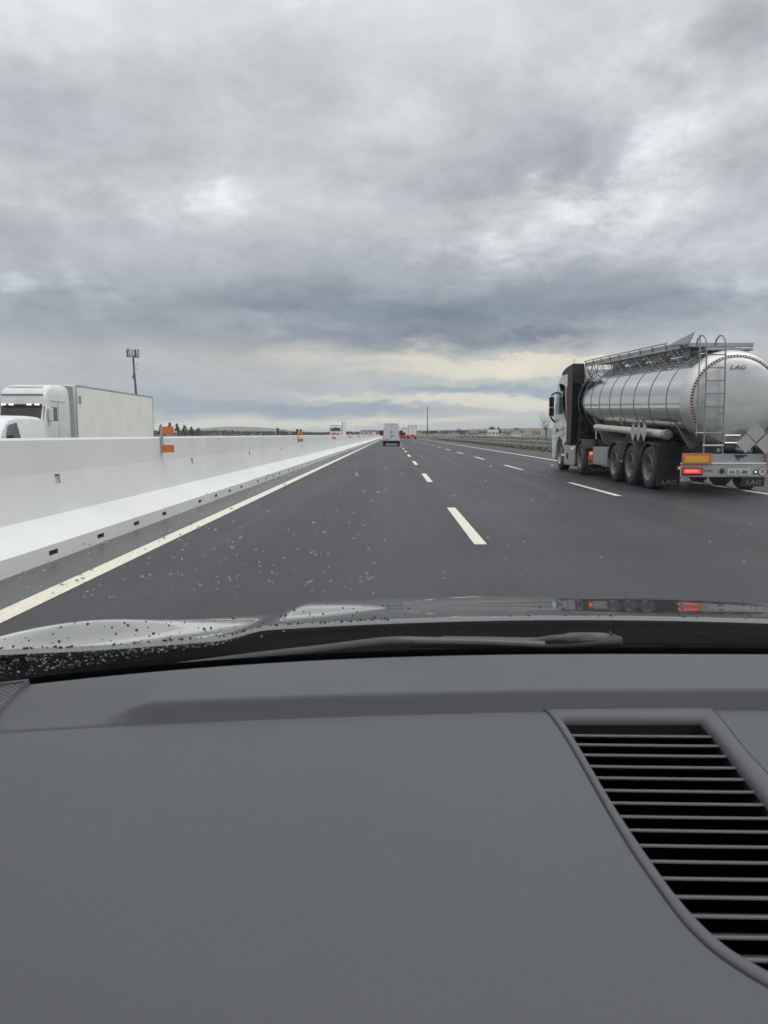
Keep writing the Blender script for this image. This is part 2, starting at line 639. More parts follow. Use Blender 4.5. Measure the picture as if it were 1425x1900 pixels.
# ================================================================== GUARD RAILS
def guard_rail(label, x, y0, y1, zs, post_top, step, npost):
    t = thing('guard_rail', label, 'guard rail', (x, y0, 0))
    L_ = y1 - y0
    for (za, zb) in zs:
        g = MB()
        h = zb - za
        w = [(0, 0), (-.045, .12), (-.045, .3), (0, .44), (0, .56), (-.045, .7), (-.045, .88), (0, 1)]
        pts = [(a, za + b * h) for a, b in w]
        pts2 = [(a + .012, b) for a, b in reversed(pts)]
        poly = pts + pts2
        n = len(poly)
        vs = [(a, 0, b) for a, b in poly] + [(a, L_, b) for a, b in poly]
        g.add(vs, [(i, (i + 1) % n, n + (i + 1) % n, n + i) for i in range(n)] + [tuple(range(n)), tuple(reversed(range(n, 2 * n)))])
        g.build('rail_beam', M['galv'], t)
    pm = None
    for k in range(npost):
        if pm is None:
            pm = MB().box(.02, .10, -.03, .03, -.1, post_top).build('post', M['galv'], t, bevel=.006)
            pm.location = (0, .3, 0)
        else:
            c = pm.copy(); COL.objects.link(c)
            c.parent = t
            c.location = (0, .3 + step * k, 0)
    return t


guard_rail('grey steel guard rail of two beams along the right edge of the road', 12.1, 20, 620, [(.62, .80), (.30, .52)], .78, 3.0, 95)
guard_rail('farther steel guard rail behind the green bushes on the right', 18.6, 30, 640, [(.78, 1.02)], 1.0, 4.0, 60)

# ================================================================== VEGETATION
def leaf_crown(mb, center, rx, ry, rz, n, size, lumps=6, seed=0):
    rnd = random.Random(seed)
    blobs = []
    for i in range(lumps):
        a = rnd.random() * 6.28
        q = rnd.random() ** .6 * .65
        blobs.append((math.cos(a) * q, math.sin(a) * q, rnd.uniform(-.7, .7), rnd.uniform(.3, .55)))
    for i in range(n):
        b = rnd.choice(blobs)
        u = Vector((rnd.gauss(0, 1), rnd.gauss(0, 1), rnd.gauss(0, 1))).normalized() * (rnd.random() ** .4) * b[3]
        p = Vector((center[0] + (b[0] + u.x) * rx, center[1] + (b[1] + u.y) * ry, center[2] + (b[2] + u.z) * rz))
        s_ = size * rnd.uniform(.6, 1.5)
        n1 = Vector((rnd.gauss(0, 1), rnd.gauss(0, 1), rnd.gauss(0, 1))).normalized()
        t1 = n1.orthogonal().normalized() * s_
        t2 = n1.cross(t1).normalized() * s_ * .6
        mb.add([p - t1, p + t2, p + t1, p - t2], [(0, 1, 2, 3)])


def tree(name, label, cat, loc, h, w, m, conic=False, group=None, seed=0, n=700):
    t = thing(name, label, cat, loc, 0, group)
    MB().tube([(0, 0, -.2), (.04 * h * .1, 0, h * .5), (0, .02, h * .93)], [h * .028, h * .018, h * .005], 7).build('trunk', M['bark'], t, smooth=180)
    g = MB()
    if conic:
        for k in range(7):
            f = k / 7
            leaf_crown(g, (0, 0, h * (.16 + .8 * f)), w * (1 - f * .9), w * (1 - f * .9), h * .12, n // 4, h * .045, 6, seed * 31 + k)
    else:
        leaf_crown(g, (0, 0, h * .62), w, w, h * .42, n, h * .04, 8, seed)
    g.build('crown', m, t, fix=False)
    return t


# row of pointed trees behind the end of the white trailer
rowx = [(299, 9.5, 'leaf_green'), (309, 11.2, 'leaf_autumn'), (317, 10.4, 'leaf_green'), (325, 9.4, 'leaf_autumn'), (333, 8.4, 'leaf_green'), (341, 7.6, 'leaf_autumn')]
lab = ['pointed green tree at the tail of the white trailer, beside the orange delineator',
       'tallest pointed yellowish tree in the row beside the white trailer',
       'dark green pointed tree in the middle of the row by the trailer',
       'brownish pointed tree, fourth in the row from the white trailer',
       'green pointed tree, fifth in the row from the white trailer',
       'smallest brownish pointed tree at the far end of the row from the trailer']
for i, (px, hh, mm) in enumerate(rowx):
    p = at(px, 806, 520)
    tree('pointed_tree', lab[i], 'tree', (p.x, 520 + i * 8, 0), hh * .86, 3.9, M[mm], True, 'pointed trees beyond the barrier', i + 3)

bl = [(352, 5.0, 3.2, 'round grey bush at the end of the row of pointed trees'),
      (370, 4.2, 4.0, 'low wide bush on the skyline left of the pale distant hill'),
      (511, 6.4, 2.6, 'pale bare looking bush on the skyline left of the second delineator'),
      (520, 5.2, 2.4, 'small greyish bush just left of the second orange delineator')]
for i, (px, hh, w, lb) in enumerate(bl):
    p = at(px, 806, 560)
    tree('bush', lb, 'bush', (p.x, 560 + 5 * i, 0), hh, w, M['leaf_russet'], False, 'bushes on the left skyline', 40 + i, 420)


# bare tree on the right, half behind the mirror of the tanker
def bare_tree(loc, h):
    t = thing('bare_tree', 'leafless tree standing beside the cab mirror of the tanker', 'tree', loc)
    rnd = random.Random(5)
    trunk, crown = MB(), MB()
    trunk.tube([(0, 0, -.2), (.05, 0, h * .2), (-.05, .05, h * .36)], [.17, .13, .10], 8)

    def branch(p, d, L_, r, lev):
        q = p
        pts, rs = [p], [r]
        for k in range(3):
            d = (d + Vector((rnd.uniform(-.2, .2), rnd.uniform(-.2, .2), rnd.uniform(-.02, .22)))).normalized()
            q = q + d * (L_ / 3)
            pts.append(q); rs.append(r * (1 - .25 * (k + 1)))
        crown.tube(pts, rs, 5, False)
        if lev < 4:
            for k in range(3 if lev < 3 else 4):
                i = rnd.choice((1, 2, 3, 3))
                nd = (d + Vector((rnd.uniform(-.9, .9), rnd.uniform(-.9, .9), rnd.uniform(-.15, .7)))).normalized()
                branch(pts[i], nd, L_ * rnd.uniform(.55, .78), rs[i] * .7, lev + 1)
    for k in range(6):
        a = k * 1.05 + rnd.uniform(-.3, .3)
        branch(Vector((-.05, .05, h * (.22 + .024 * k))), Vector((math.cos(a) * .6, math.sin(a) * .6, .9)).normalized(), h * .24, .07, 0)
    trunk.build('trunk', M['bark'], t, smooth=180)
    crown.build('crown', M['bark'], t, smooth=180, fix=False)


p = at(1013, 806, 150)
bare_tree((p.x, 150, 0), 7.6)

# bushes between the two guard rails
g = MB()
random.seed(21)
for i in range(3600):
    y = 50 + 130 * random.random()
    x = random.uniform(14.8, 17.2)
    top = .62 + .28 * math.sin(y * .7) * math.sin(y * .23 + 1)
    z = .05 + random.random() ** .7 * top
    s_ = random.uniform(.06, .16)
    n1 = Vector((random.gauss(0, 1), random.gauss(0, 1), random.gauss(0, 1))).normalized()
    t1 = n1.orthogonal().normalized() * s_
    t2 = n1.cross(t1) * .6
    p = Vector((x, y, z))
    g.add([p - t1, p + t2, p + t1, p - t2], [(0, 1, 2, 3)])
tag(g.build('undergrowth', M['leaf_green'], fix=False), 'low green undergrowth between the two guard rails', 'undergrowth', kind='stuff')

# trees and houses below the ridge on the right
rt = [(855, 6.0, 4.0, 'leaf_russet', 'russet tree on the ridge right of the thin pole'),
      (803, 4.8, 3.4, 'leaf_dark', 'dark bush below the ridge just right of the thin pole'),
      (826, 4.4, 4.2, 'leaf_dark', 'dark bush left of the russet tree below the ridge'),
      (864, 4.0, 3.4, 'leaf_dark', 'dark bush right of the russet tree below the ridge'),
      (917, 8.2, 4.6, 'leaf_dark', 'large dark tree rising behind the white house'),
      (926, 8.0, 3.6, 'leaf_dark', 'dark tree on the right of the large dark tree behind the white house'),
      (936, 7.6, 2.6, 'leaf_dark', 'narrow dark tree farthest right in the clump behind the white house'),
      (972, 6.6, 3.8, 'leaf_dark', 'dark rounded tree right of the houses'),
      (984, 5.0, 3.6, 'leaf_dark', 'low dark tree between the rounded tree and the bare tree'),
      (887, 4.2, 3.6, 'leaf_russet', 'low russet bush by the brown roofed house')]
for i, (px, hh, w, mm, lb) in enumerate(rt):
    p = at(px, 806, 640)
    tree('round_tree', lb, 'tree', (p.x, 640 + 6 * i, 0), hh, w, M[mm], False, 'trees below the ridge on the right', 60 + i, 600)


def house(label, px, Y, w, d, h, roof_h, wallm, roofm):
    p = at(px, 806, Y)
    t = thing('house', label, 'house', (p.x, Y, 0), random.uniform(-.3, .3), 'houses below the ridge')
    MB().box(-w / 2, w / 2, -d / 2, d / 2, -.3, h).build('wall', wallm, t)
    g = MB()
    e = .3
    g.prism_x([(-d / 2 - e, h - .05), (d / 2 + e, h - .05), (0, h + roof_h)], -w / 2 - e, w / 2 + e)
    r_ = g.build('roof', roofm, t)
    MB().box(w * .2, w * .2 + .6, -.3, .3, h + roof_h * .4, h + roof_h + .7).build('chimney', wallm, r_)
    for k in range(3):
        x = -w / 2 + w * (k + .5) / 3
        MB().box(x - .5, x + .5, -d / 2 - .05, -d / 2 + .05, h * .35, h * .75).build('window', M['glass_dark'], t)


house('brown roofed low house among bushes left of the white house', 878, 600, 7, 6, 2.8, 1.6, M['render_wall'], M['roof_tile'])
house('white house in front of the clump of dark trees', 914, 590, 8, 6, 3.4, 1.5, M['white_paint'], M['grey_box'])
house('cream house right of the white house below the ridge', 945, 610, 6, 6, 3.2, 1.5, M['render_wall'], M['roof_tile'])
house('small pale house next to the rounded dark tree', 957, 600, 6, 6, 3.0, 1.2, M['white_paint'], M['roof_tile'])
house('pale house half hidden by the bare tree', 995, 620, 6, 6, 3.6, 1.4, M['render_wall'], M['roof_tile'])
house('low white house with grey roof beyond the barrier', 312 + 7, 505, 6, 6, 2.6, .8, M['render_wall'], M['grey_box'])
house('pale house with brown roof far along the barrier beside the van', 683, 640, 11, 8, 3.6, 1.5, M['white_paint'], M['roof_tile'])

# thin pole on the right
p = at(793, 806, 400)
t = thing('lighting_pole', 'tall thin grey pole standing on the right beyond the red trucks', 'pole', (p.x, 400, 0))
MB().tube([(0, 0, 0), (0, 0, 15.6)], [.30, .16], 10).build('pole', M['mast'], t, smooth=180)
MB().box(-.28, .28, -.28, .28, 0, .25).build('base_plate', M['galv'], t)
MB().box(-.3, .3, -.12, .12, 15.5, 15.75).build('lamp_head', M['mast'], t)

# far pylon left of the van, thin
t = thing('cell_mast', 'dark telecom mast with a ring of antennas behind the white trailer', 'mast', (at(255, 806, 300).x, 300, 0), 0)
mp_ = MB()
lean = -1.2
mp_.tube([(lean * -.0 + .6, 0, -.3), (.0, 0, 17), (-.75, 0, 31.6)], [.52, .44, .34], 12)
mp_.tube([(.3, -.42, 2), (-.3, -.42, 18), (-.72, -.4, 30)], .09, 6)
mp_.build('pole', M['mast'], t, smooth=180)
MB().tube([(-.75 + 2.05 * math.cos(a * math.pi / 8), 2.05 * math.sin(a * math.pi / 8), 31.3) for a in range(17)], .12, 6).build('ring_frame', M['mast'], t, smooth=180)
g = MB()
for a in range(6):
    c, s_ = math.cos(a * math.pi / 3 + .2), math.sin(a * math.pi / 3 + .2)
    g.tube([(-.75, 0, 31.2), (-.75 + 2.1 * c, 2.1 * s_, 31.3)], .08, 5)
g.build('arm', M['mast'], t)
for a in range(11):
    th = a * 2 * math.pi / 11 + .3
    c, s_ = math.cos(th), math.sin(th)
    x, y = -.75 + 2.2 * c, 2.2 * s_
    g = MB().box(-.40, .40, -.14, .14, 30.9, 33.8)
    o = g.build('antenna_panel', M['antenna'] if a % 3 else M['mast'], t, bevel=.04)
    o.location = (x, y, random.uniform(-.2, .3))
    o.rotation_euler = (0, 0, th + R(90))
for (x, z) in ((.55, 28.4), (.62, 26.6), (-.9, 24.4)):
    MB().lathe_x([(0.01, 0), (.42, .05), (.45, .12), (.1, .3), (.01, .32)], (x, -.2, z), 14).build('dish', M['antenna'], t, smooth=40)
MB().box(-1.0, -.4, -.35, .35, 22.6, 24.0).build('equipment_box', M['mast'], t)


# ================================================================== WHEELS
def wheel(parent, x, y, r=.52, w=.30, side=-1, rimm=None, dual=False):
    """tyre with its rim as a sub-part; side -1 puts the outer face at x"""
    k = side
    wd = w * (2.05 if dual else 1)
    tw = MB()
    pr = [(r * .60, 0.02), (r * .70, -.005), (r * .86, 0.0), (r * .96, .025), (r, .06), (r, w - .06), (r * .96, w - .02), (r * .7, w)]
    if dual:
        pr = pr + [(r * .7, w + .02), (r * .96, w + .04), (r, w + .09), (r, wd - .06), (r * .96, wd - .02), (r * .7, wd)]
    pr = [(a, -b * k) for a, b in pr]
    tw.lathe_x(pr, (0, 0, 0), 36, close=True)
    for j in range(36):   # tread blocks
        a = 2 * math.pi * (j + .5) / 36
        cy, cz = math.cos(a) * (r + .004), math.sin(a) * (r + .004)
        t_ = Vector((0, -math.sin(a), math.cos(a)))
        xx0, xx1 = sorted((-.07 * k, -(w - .07) * k))
        n_ = Vector((0, math.cos(a), math.sin(a))) * .008
        c = Vector((0, cy, cz))
        A, B = c - t_ * .03, c + t_ * .03
        tw.add([(xx0, A.y, A.z), (xx1, A.y, A.z), (xx1, B.y, B.z), (xx0, B.y, B.z),
                (xx0, A.y + n_.y, A.z + n_.z), (xx1, A.y + n_.y, A.z + n_.z), (xx1, B.y + n_.y, B.z + n_.z), (xx0, B.y + n_.y, B.z + n_.z)],
               [(4, 5, 6, 7), (0, 1, 5, 4), (2, 3, 7, 6), (1, 2, 6, 5), (3, 0, 4, 7)])
    o = tw.build('wheel', M['rubber'], parent, smooth=35)
    o.location = (x, y, r)
    q = [(r * .62, .015), (r * .60, -.005), (r * .57, .015), (r * .55, .08), (r * .545, .15), (r * .52, .165)]
    q2 = [(r * .525, .163), (r * .36, .17), (r * .30, .14), (r * .22, .11), (r * .20, .04), (r * .12, .03), (.012, .03)]
    rm = MB().lathe_x([(a, -b * k) for a, b in q], (0, 0, 0), 32)
    rm.f.pop(); rm.mi.pop(); rm.f.pop(); rm.mi.pop()
    rm.m(1).lathe_x([(a, -b * k) for a, b in q2], (0, 0, 0), 32)
    rm.f.pop(-2); rm.mi.pop()
    for j in range(10):
        a = 2 * math.pi * j / 10
        rm.lathe_x([(.014, -.15 * k), (.014, -.10 * k), (.004, -.095 * k)], (0, math.cos(a) * r * .33, math.sin(a) * r * .33), 6)
    ro = rm.build('rim', [rimm or M['rim'], M['rim_disc'] if not rimm else rimm], o, smooth=40)
    return o


# ================================================================== TANKER TRUCK
T = thing('tanker_truck', 'tanker truck with polished steel tank and white cab in the right lane', 'truck', (7.40, 16.4, 0))


def zc(y): return 2.01 + .038 * y


TR = 1.09
g = MB()
NR = 72
prof_t = [(0.29, .004), (.295, .30), (.31, .60), (.335, .80), (.365, .92), (.40, .985), (.45, 1.03), (.53, 1.066), (.62, 1.084), (.74, TR)]
bands = [1.55, 2.75, 3.95, 5.1, 6.2, 7.3, 8.3, 9.2, 9.95]
prof_b = [(.74, TR)]
for b in bands:
    prof_b += [(b - .014, TR), (b - .012, TR + .010), (b + .012, TR + .010), (b + .014, TR)]
prof_b += [(10.1, TR), (10.22, 1.05), (10.33, .93), (10.40, .7), (10.43, .35), (10.44, .004)]


def tank_rings(g, prof, mats):
    vs, fs, o = [], [], len(g.v)
    for (yy, r) in prof:
        for j in range(NR):
            a = 2 * math.pi * j / NR
            vs.append((r * math.cos(a), yy, zc(yy) + r * math.sin(a)))
    for i in range(len(prof) - 1):
        g.m(mats(i))
        base = len(g.v)
        g.f += [(o + i * NR + j, o + i * NR + (j + 1) % NR, o + (i + 1) * NR + (j + 1) % NR, o + (i + 1) * NR + j) for j in range(NR)]
        g.mi += [g.cur] * NR
    g.v += vs


tank_rings(g, prof_b, lambda i: 1 if (i < 4 * len(bands) and i % 4 in (1, 2, 3)) else 0)
tank_o = g.build('tank', [M['tank'], M['tank_band']], T, smooth=28)
g = MB()
tank_rings(g, prof_t, lambda i: 0)
end_o = g.build('tank_end', [M['tank_end']], tank_o, smooth=40)
tag(end_o, 'dished rear end of the tank with a dashed red contour tape')
# dashed contour tape following the rim of the end
g = MB()
rt_, yt_ = .955, .378
NT = 92
for j in range(NT):
    for half, mi in ((0, 0), (1, 1)):
        a0 = 2 * math.pi * (j + half * .62) / NT
        a1 = 2 * math.pi * (j + (.62 if half == 0 else 1.0)) / NT
        g.m(mi)
        vs = []
        for a in (a0, a1):
            for (r, yy) in ((rt_ - .026, yt_ - .023), (rt_ + .026, yt_ + .006)):
                vs.append((r * math.cos(a), yy - .004, zc(yy) + r * math.sin(a)))
        g.add(vs, [(0, 1, 3, 2)])
g.build('contour_tape', [M['red_tape'], M['white_tape']], tank_o, fix=False)
text_mb('LAG', .135, (-.03, .287, zc(.3) + .70), squash=1.3, shear=.25).build('lettering', M['fender'], tank_o)

# walkway, folded rail, brackets along the tank top
g = MB()
WX0, WX1 = -.78, .72


def zw(y): return zc(y) + TR + .19


for x in (WX0, WX1, -.25, .25):
    g.tube([(x, 1.5, zw(1.5)), (x, 10.3, zw(10.3))], .028, 6)
for k in range(23):
    y = 1.55 + k * .385
    g.box(WX0, WX1, y - .03, y + .03, zw(y) - .03, zw(y) - .005)
for k in range(10):
    y = 1.9 + k * .92
    for x in (WX0, WX1):
        g.tube([(x, y, zw(y)), (x * .80, y + .12, zc(y) + math.sqrt(TR ** 2 - (x * .8) ** 2) - .02)], .015, 5)
        g.tube([(x, y + .5, zw(y)), (x * .80, y + .12, zc(y) + math.sqrt(TR ** 2 - (x * .8) ** 2) - .02)], .010, 5)
# grating planks
for k in range(9):
    x = WX0 + .08 + k * .165
    g.add([(x, 1.5, zw(1.5) + .004), (x + .12, 1.5, zw(1.5) + .004), (x + .12, 10.2, zw(10.2) + .004), (x, 10.2, zw(10.2) + .004)], [(0, 1, 2, 3)])
g.build('walkway', M['alu'], T)
g = MB()
# side guard plate of the walkway
g.panel([(WX0 - .02, 1.6, zw(1.6) - .09), (WX0 - .02, 10.3, zw(10.3) - .09), (WX0 - .02, 10.3, zw(10.3) + .05), (WX0 - .02, 1.6, zw(1.6) + .05)], .012)
g.tube([(WX0 - .04, 2.4, zw(2.4) + .09), (WX0 - .04, 10.3, zw(10.3) + .10)], .018, 6)
for k in range(9):
    y = 2.5 + k * .96
    g.tube([(WX0 - .04, y, zw(y) - .05), (WX0 - .04, y, zw(y) + .09)], .02, 5)
g.build('handrail', M['alu'], T)
# upright flap at the tail of the handrail
g = MB()
g.panel([(WX0 - .05, 2.3, zw(2.3) + .02), (WX0 - .05, .95, zw(.95) - .02), (WX0 - .02, .75, zw(.75) + .20)], .015)
g.panel([(WX0 + .25, 2.0, zw(2.0) - .05), (WX0 - .05, .95, zw(.95) - .03), (WX0 - .02, .75, zw(.75) + .20)], .012)
g.build('rail_flap', M['alu'], T)
g = MB()
g.box(WX0 + .1, .80, 1.42, 1.5, zw(1.5) - .07, zw(1.5) + .03)
g.box(-.3, .74, 1.3, 1.9, zw(1.5) - .16, zw(1.5) - .10)
for k, yy in enumerate((2.6, 4.6, 6.6, 8.6)):
    g.lathe_x([(.01, -.28), (.26, -.28), (.26, -.02), (.01, -.02)], (0, yy, zw(yy) - .1), 14)
g.build('rear_crossbar', M['alu'], T, bevel=.008)
# front end of the walkway: hoop and steps down
g = MB()
for x in (WX0, WX0 + .42):
    g.tube([(x, 10.35, zw(10.3)), (x, 10.42, zw(10.3) - .5), (x, 10.2, zw(10.3) - .75)], .018, 6)
g.tube([(WX0, 10.0, zw(10) - .02), (WX0 - .12, 9.8, zw(10) - .35), (WX0 - .05, 9.6, zw(10) - .52)], .03, 6)
g.tube([(WX0, 9.3, zw(9.3) - .02), (WX0 - .1, 9.35, zw(9.3) - .35)], .025, 6)
g.build('front_hoop', M['alu'], T)

# rear ladder with hoops
g = MB()
lx0, lx1, ly = -.78, -.38, .13
for x in (lx0, lx1):
    g.tube([(x + .03, ly, .86), (x + .02, ly, 2.3), (x, ly, 3.18), (x - .01, ly + .02, 3.29), (x - .03, ly + .08, 3.37), (x - .06, ly + .17, 3.39), (x - .09, ly + .26, 3.32), (x - .1, ly + .3, 3.15)], .018, 8)
for z in (2.97, 2.70, 2.43, 2.16, 1.89, 1.61, 1.33, 1.06):
    g.box(lx0 + .02, lx1 + .02, ly - .02, ly + .02, z - .012, z + .012)
for (x, z) in ((lx0, 1.75), (lx1, 1.75), (lx1, 1.45), (lx1 + .02, 1.9), (lx0, 2.0)):
    g.tube([(x, ly, z), (x + .06, ly + .18, z)], .014, 5)
g.tube([(lx0 - .10, .22, 1.25), (lx0 - .10, .22, 3.2), (lx0 - .09, .3, 3.4)], .014, 6)
g.tube([(lx0 - .16, ly, 1.33), (lx1 + .02, ly, 1.33)], .018, 6)
g.tube([(lx0, ly, 1.06), (lx1 + .04, ly, 1.06)], .03, 6)
lad = g.build('ladder', M['ladder'], T, smooth=40)
# small folding step frame beside the ladder
g = MB()
fx0, fx1, fz0, fz1 = -.33, .0, 1.12, 1.28
g.tube([(fx0, .1, fz0), (fx1, .1, fz0), (fx1, .1, fz1), (fx0, .1, fz1), (fx0, .1, fz0)], .014, 6)
g.tube([(fx1, .1, fz0), (fx1 + .22, .1, fz0 + .01)], .014, 6)
g.build('step_frame', M['steel'], T, smooth=40)

# hazard placard frames (blank, folded)
def diamond(name, c, r, axis):
    g = MB()
    if axis == 'y':
        g.panel([(c[0] - r, c[1], c[2]), (c[0], c[1], c[2] - r), (c[0] + r, c[1], c[2]), (c[0], c[1], c[2] + r)], .012)
    else:
        g.panel([(c[0], c[1] - r, c[2]), (c[0], c[1], c[2] + r), (c[0], c[1] + r, c[2]), (c[0], c[1], c[2] - r)], .012)
    return g.build(name, M['placard'], T, bevel=.004)


for (px, py) in ((1404, 803), (1383, 823), (1420, 825)):
    p = at(px, py, 16.4)
    diamond('placard', (p.x - 7.40, -.02 if px != 1404 else .03, p.z), .205, 'y')
g = MB()
g.tube([(.2, .05, 1.0), (.45, .05, 1.18), (.85, .05, 1.5)], .012, 5)
g.tube([(.55, .05, .96), (.75, .05, 1.3)], .012, 5)
g.build('placard_holder', M['dark'], T)
for yy in (2.45, 2.88, 3.31):
    diamond('placard', (-1.27, yy, 1.36), .235, 'x')

# hose tube with its end cap
g = MB()
ta, tb = Vector((-1.06, 7.7, 1.53)), Vector((-1.06, 1.55, 1.30))
g.tube([ta, tb], [.088, .10], 16)
tube_o = g.build('hose_tube', M['tube_cream'], T, smooth=40)
g = MB()
g.tube([tb + Vector((0, .08, 0)), tb + Vector((0, -.12, -.005)), tb + Vector((0, -.13, -.005))], [.115, .115, .09], 16)
g.build('end_cap', M['grey_box'], tube_o, smooth=40)

# chassis, saddle, axles
g = MB()
for x in (-.55, .42):
    g.box(x, x + .13, .25, 9.9, .72, 1.02)
for y in (.6, 2.9, 4.3, 5.7, 7.4, 9.2):
    g.box(-.45, .45, y, y + .1, .74, 1.0)
for y in (2.17, 3.58, 5.0):
    g.tube([(-1.0, y, .52), (1.0, y, .52)], .075, 8)
    g.box(-.75, -.55, y - .25, y + .25, .5, .76)
    g.box(.55, .75, y - .25, y + .25, .5, .76)
g.box(-.5, .5, 5.9, 8.4, .55, .8)
g.box(-1.0, .9, 3.2, 6.9, 1.0, 1.22)
for (x, y) in ((-1.0, 7.9), (.95, 7.9)):
    g.box(x - .07, x + .07, y - .07, y + .07, .35, 1.15)
g.build('chassis', M['dark'], T)
g = MB()
for y in (1.15, 3.4, 5.4, 8.2):
    pts = []
    for k in range(13):
        a = R(205 + 130 * k / 12)
        pts.append((1.10 * math.cos(a), zc(y) + 1.10 * math.sin(a)))
    pts += [(.62, .98), (-.62, .98)]
    vs = [(a, y, b) for a, b in pts] + [(a, y + .16, b) for a, b in pts]
    n = len(pts)
    g.add(vs, [tuple(range(n)), tuple(reversed(range(n, 2 * n)))] + [(i, (i + 1) % n, n + (i + 1) % n, n + i) for i in range(n)])
g.build('saddle', M['grey_box'], T)
# plumbing and shaded bits under the tank
g = MB()
g.tube([(-.95, 7.9, 1.42), (-.95, 5.2, 1.36)], .02, 6)
g.tube([(-.98, 7.95, 1.48), (-.98, 7.95, .95)], .03, 6)
g.tube([(.1, 1.0, 1.06), (.1, .4, .98), (.3, .2, .95)], .07, 10)
g.tube([(-.1, 1.2, .95), (-.3, .45, .96)], .05, 8)
g.build('pipework', M['steel'], T, smooth=40)

# trailer wheels, fenders
def fender(y, xo, w, r=.60, a0=-5, a1=185, z=.52, mm=None, name='fender'):
    g = MB()
    n = 16
    x0, x1 = xo, xo + w
    inner, outer = [], []
    for k in range(n + 1):
        a = R(a0 + (a1 - a0) * k / n)
        inner.append((y + r * math.cos(a), z + r * math.sin(a)))
        outer.append((y + (r + .025) * math.cos(a), z + (r + .025) * math.sin(a)))
    poly = outer + list(reversed(inner))
    for k in range(n):
        q = [outer[k], outer[k + 1], inner[k + 1], inner[k]]
        g.prism_x(q, x0, x1)
    return g.build(name, mm or M['fender'], T)


for y in (2.17, 3.58, 5.0):
    wheel(T, -1.25, y, .51, .33, -1)
    wheel(T, 1.25, y, .51, .33, 1)
    fender(y, -1.27, .44, .575, 10 if y > 2.5 else 20, 170 if y < 4.9 else 175)
    fender(y, .83, .44, .575, 10, 170)
for x in (-1.25, .70):
    g = MB()
    g.panel([(x, 1.52, .10), (x + .53, 1.52, .10), (x + .53, 1.50, 1.0), (x, 1.50, 1.0)], .02)
    g.panel([(x, 1.52, 1.0), (x + .53, 1.52, 1.0), (x + .53, 2.0, 1.09), (x, 2.0, 1.09)], .02)
    g.box(x + .02, x + .51, 1.46, 1.49, .86, .88)
    f = g.build('mudflap', M['black'], T)
    text_mb('LAG', .145, (x + .27, 1.488, .19), squash=1.25, shear=.2).build('lettering', M['letter_light'], f)

# rear light bar, beam, reflective plates
g = MB()
g.box(-1.25, 1.25, .0, .10, .395, .655)
bar = g.build('light_bar', M['alu'], T, bevel=.012)
g = MB().box(-.62, 1.25, -.012, .10, .665, .708)
g.box(-1.25, -.62, .02, .10, .665, .70)
g.build('white_rail', M['white_paint'], T, bevel=.006)
g = MB().box(-.62, .52, .05, .16, .715, .885)
beam = g.build('rear_beam', M['grey_box'], T, bevel=.006)
g = MB()
g.add([(-.14, .045, .865), (.16, .045, .865), (.03, .045, .80), (-.02, .045, .80)], [(0, 1, 2, 3)])
g.add([(-.14, .044, .86), (-.10, .044, .86), (.0, .044, .745), (-.04, .044, .745)], [(0, 1, 2, 3)])
g.build('emblem', M['letter_dark'], beam, fix=False)
for (x0, x1) in ((-1.26, -.645), (.53, 1.25)):
    pl = MB().box(x0, x1, -.03, -.01, .665, .905).build('reflective_plate', M['hazard_orange'], T, bevel=.004)
    MB().box(x0 + .06, x1 - .06, -.036, -.031, .71, .85).build('yellow_field', M['yellow_plate'], pl)
for (x0, x1) in ((-1.24, -.82), (.82, 1.24)):
    lo = MB().box(x0 - .01, x1 + .01, -.02, -.002, .435, .60).build('lamp_housing', M['dark'], T, bevel=.01)
    g = MB().box(x0 + .01, x1 - .02, -.045, -.022, .47, .575)
    g.build('tail_lamp', M['red_lamp'], lo, bevel=.015)
    MB().box(x0 + .05, x1 - .10, -.050, -.046, .50, .55).build('lit_strip', M['red_glow'], lo, bevel=.01)


def disc_y(mb, c, r, t, n=24, ry=None):
    ry = ry or r
    vs = [(c[0] + r * math.cos(2 * math.pi * k / n), c[1], c[2] + ry * math.sin(2 * math.pi * k / n)) for k in range(n)]
    vs += [(a, b - t, c_) for a, b, c_ in vs]
    mb.add(vs, [tuple(range(n)), tuple(reversed(range(n, 2 * n)))] + [(k, (k + 1) % n, n + (k + 1) % n, n + k) for k in range(n)])
    return mb


disc_y(MB(), (-.40, -.002, .525), .045, .02, ry=.06).build('round_socket', M['letter_dark'], bar)
text_mb('KR', .05, (-.70, -.004, .53), squash=3.0).build('small_label', M['letter_dark'], bar)
pl = MB().box(-.29, .20, -.022, -.003, .435, .565).build('number_plate', M['white_tape'], T, bevel=.004)
text_mb('KR ZL-88C', .115, (-.04, -.026, .502), squash=.78).build('lettering', M['letter_dark'], pl)
disc_y(MB(), (.305, -.002, .51), .042, .015).build('lamp_bezel', M['letter_dark'], bar)
disc_y(MB(), (.305, -.018, .51), .018, .006).build('marker_lamp', M['white_lamp'], bar)
for x, s_ in ((.45, '70'), (.65, '80')):
    d = disc_y(MB(), (x, -.002, .515), .095, .008).build('speed_disc', M['decal_red'], T)
    disc_y(MB(), (x, -.011, .515), .076, .004).build('disc_face', M['white_tape'], d)
    text_mb(s_, .10, (x, -.018, .515), squash=.8).build('lettering', M['letter_dark'], d)
g = MB()
g.box(-1.08, -1.0, .7, .78, .5, .62)
g.tube([(-1.04, .74, .56), (-.55, .9, .8)], .025, 6)
mk = g.build('side_marker', M['dark'], T)
MB().box(-1.07, -1.0, .68, .70, .535, .585).build('marker_lamp', M['red_glow'], mk, bevel=.008)

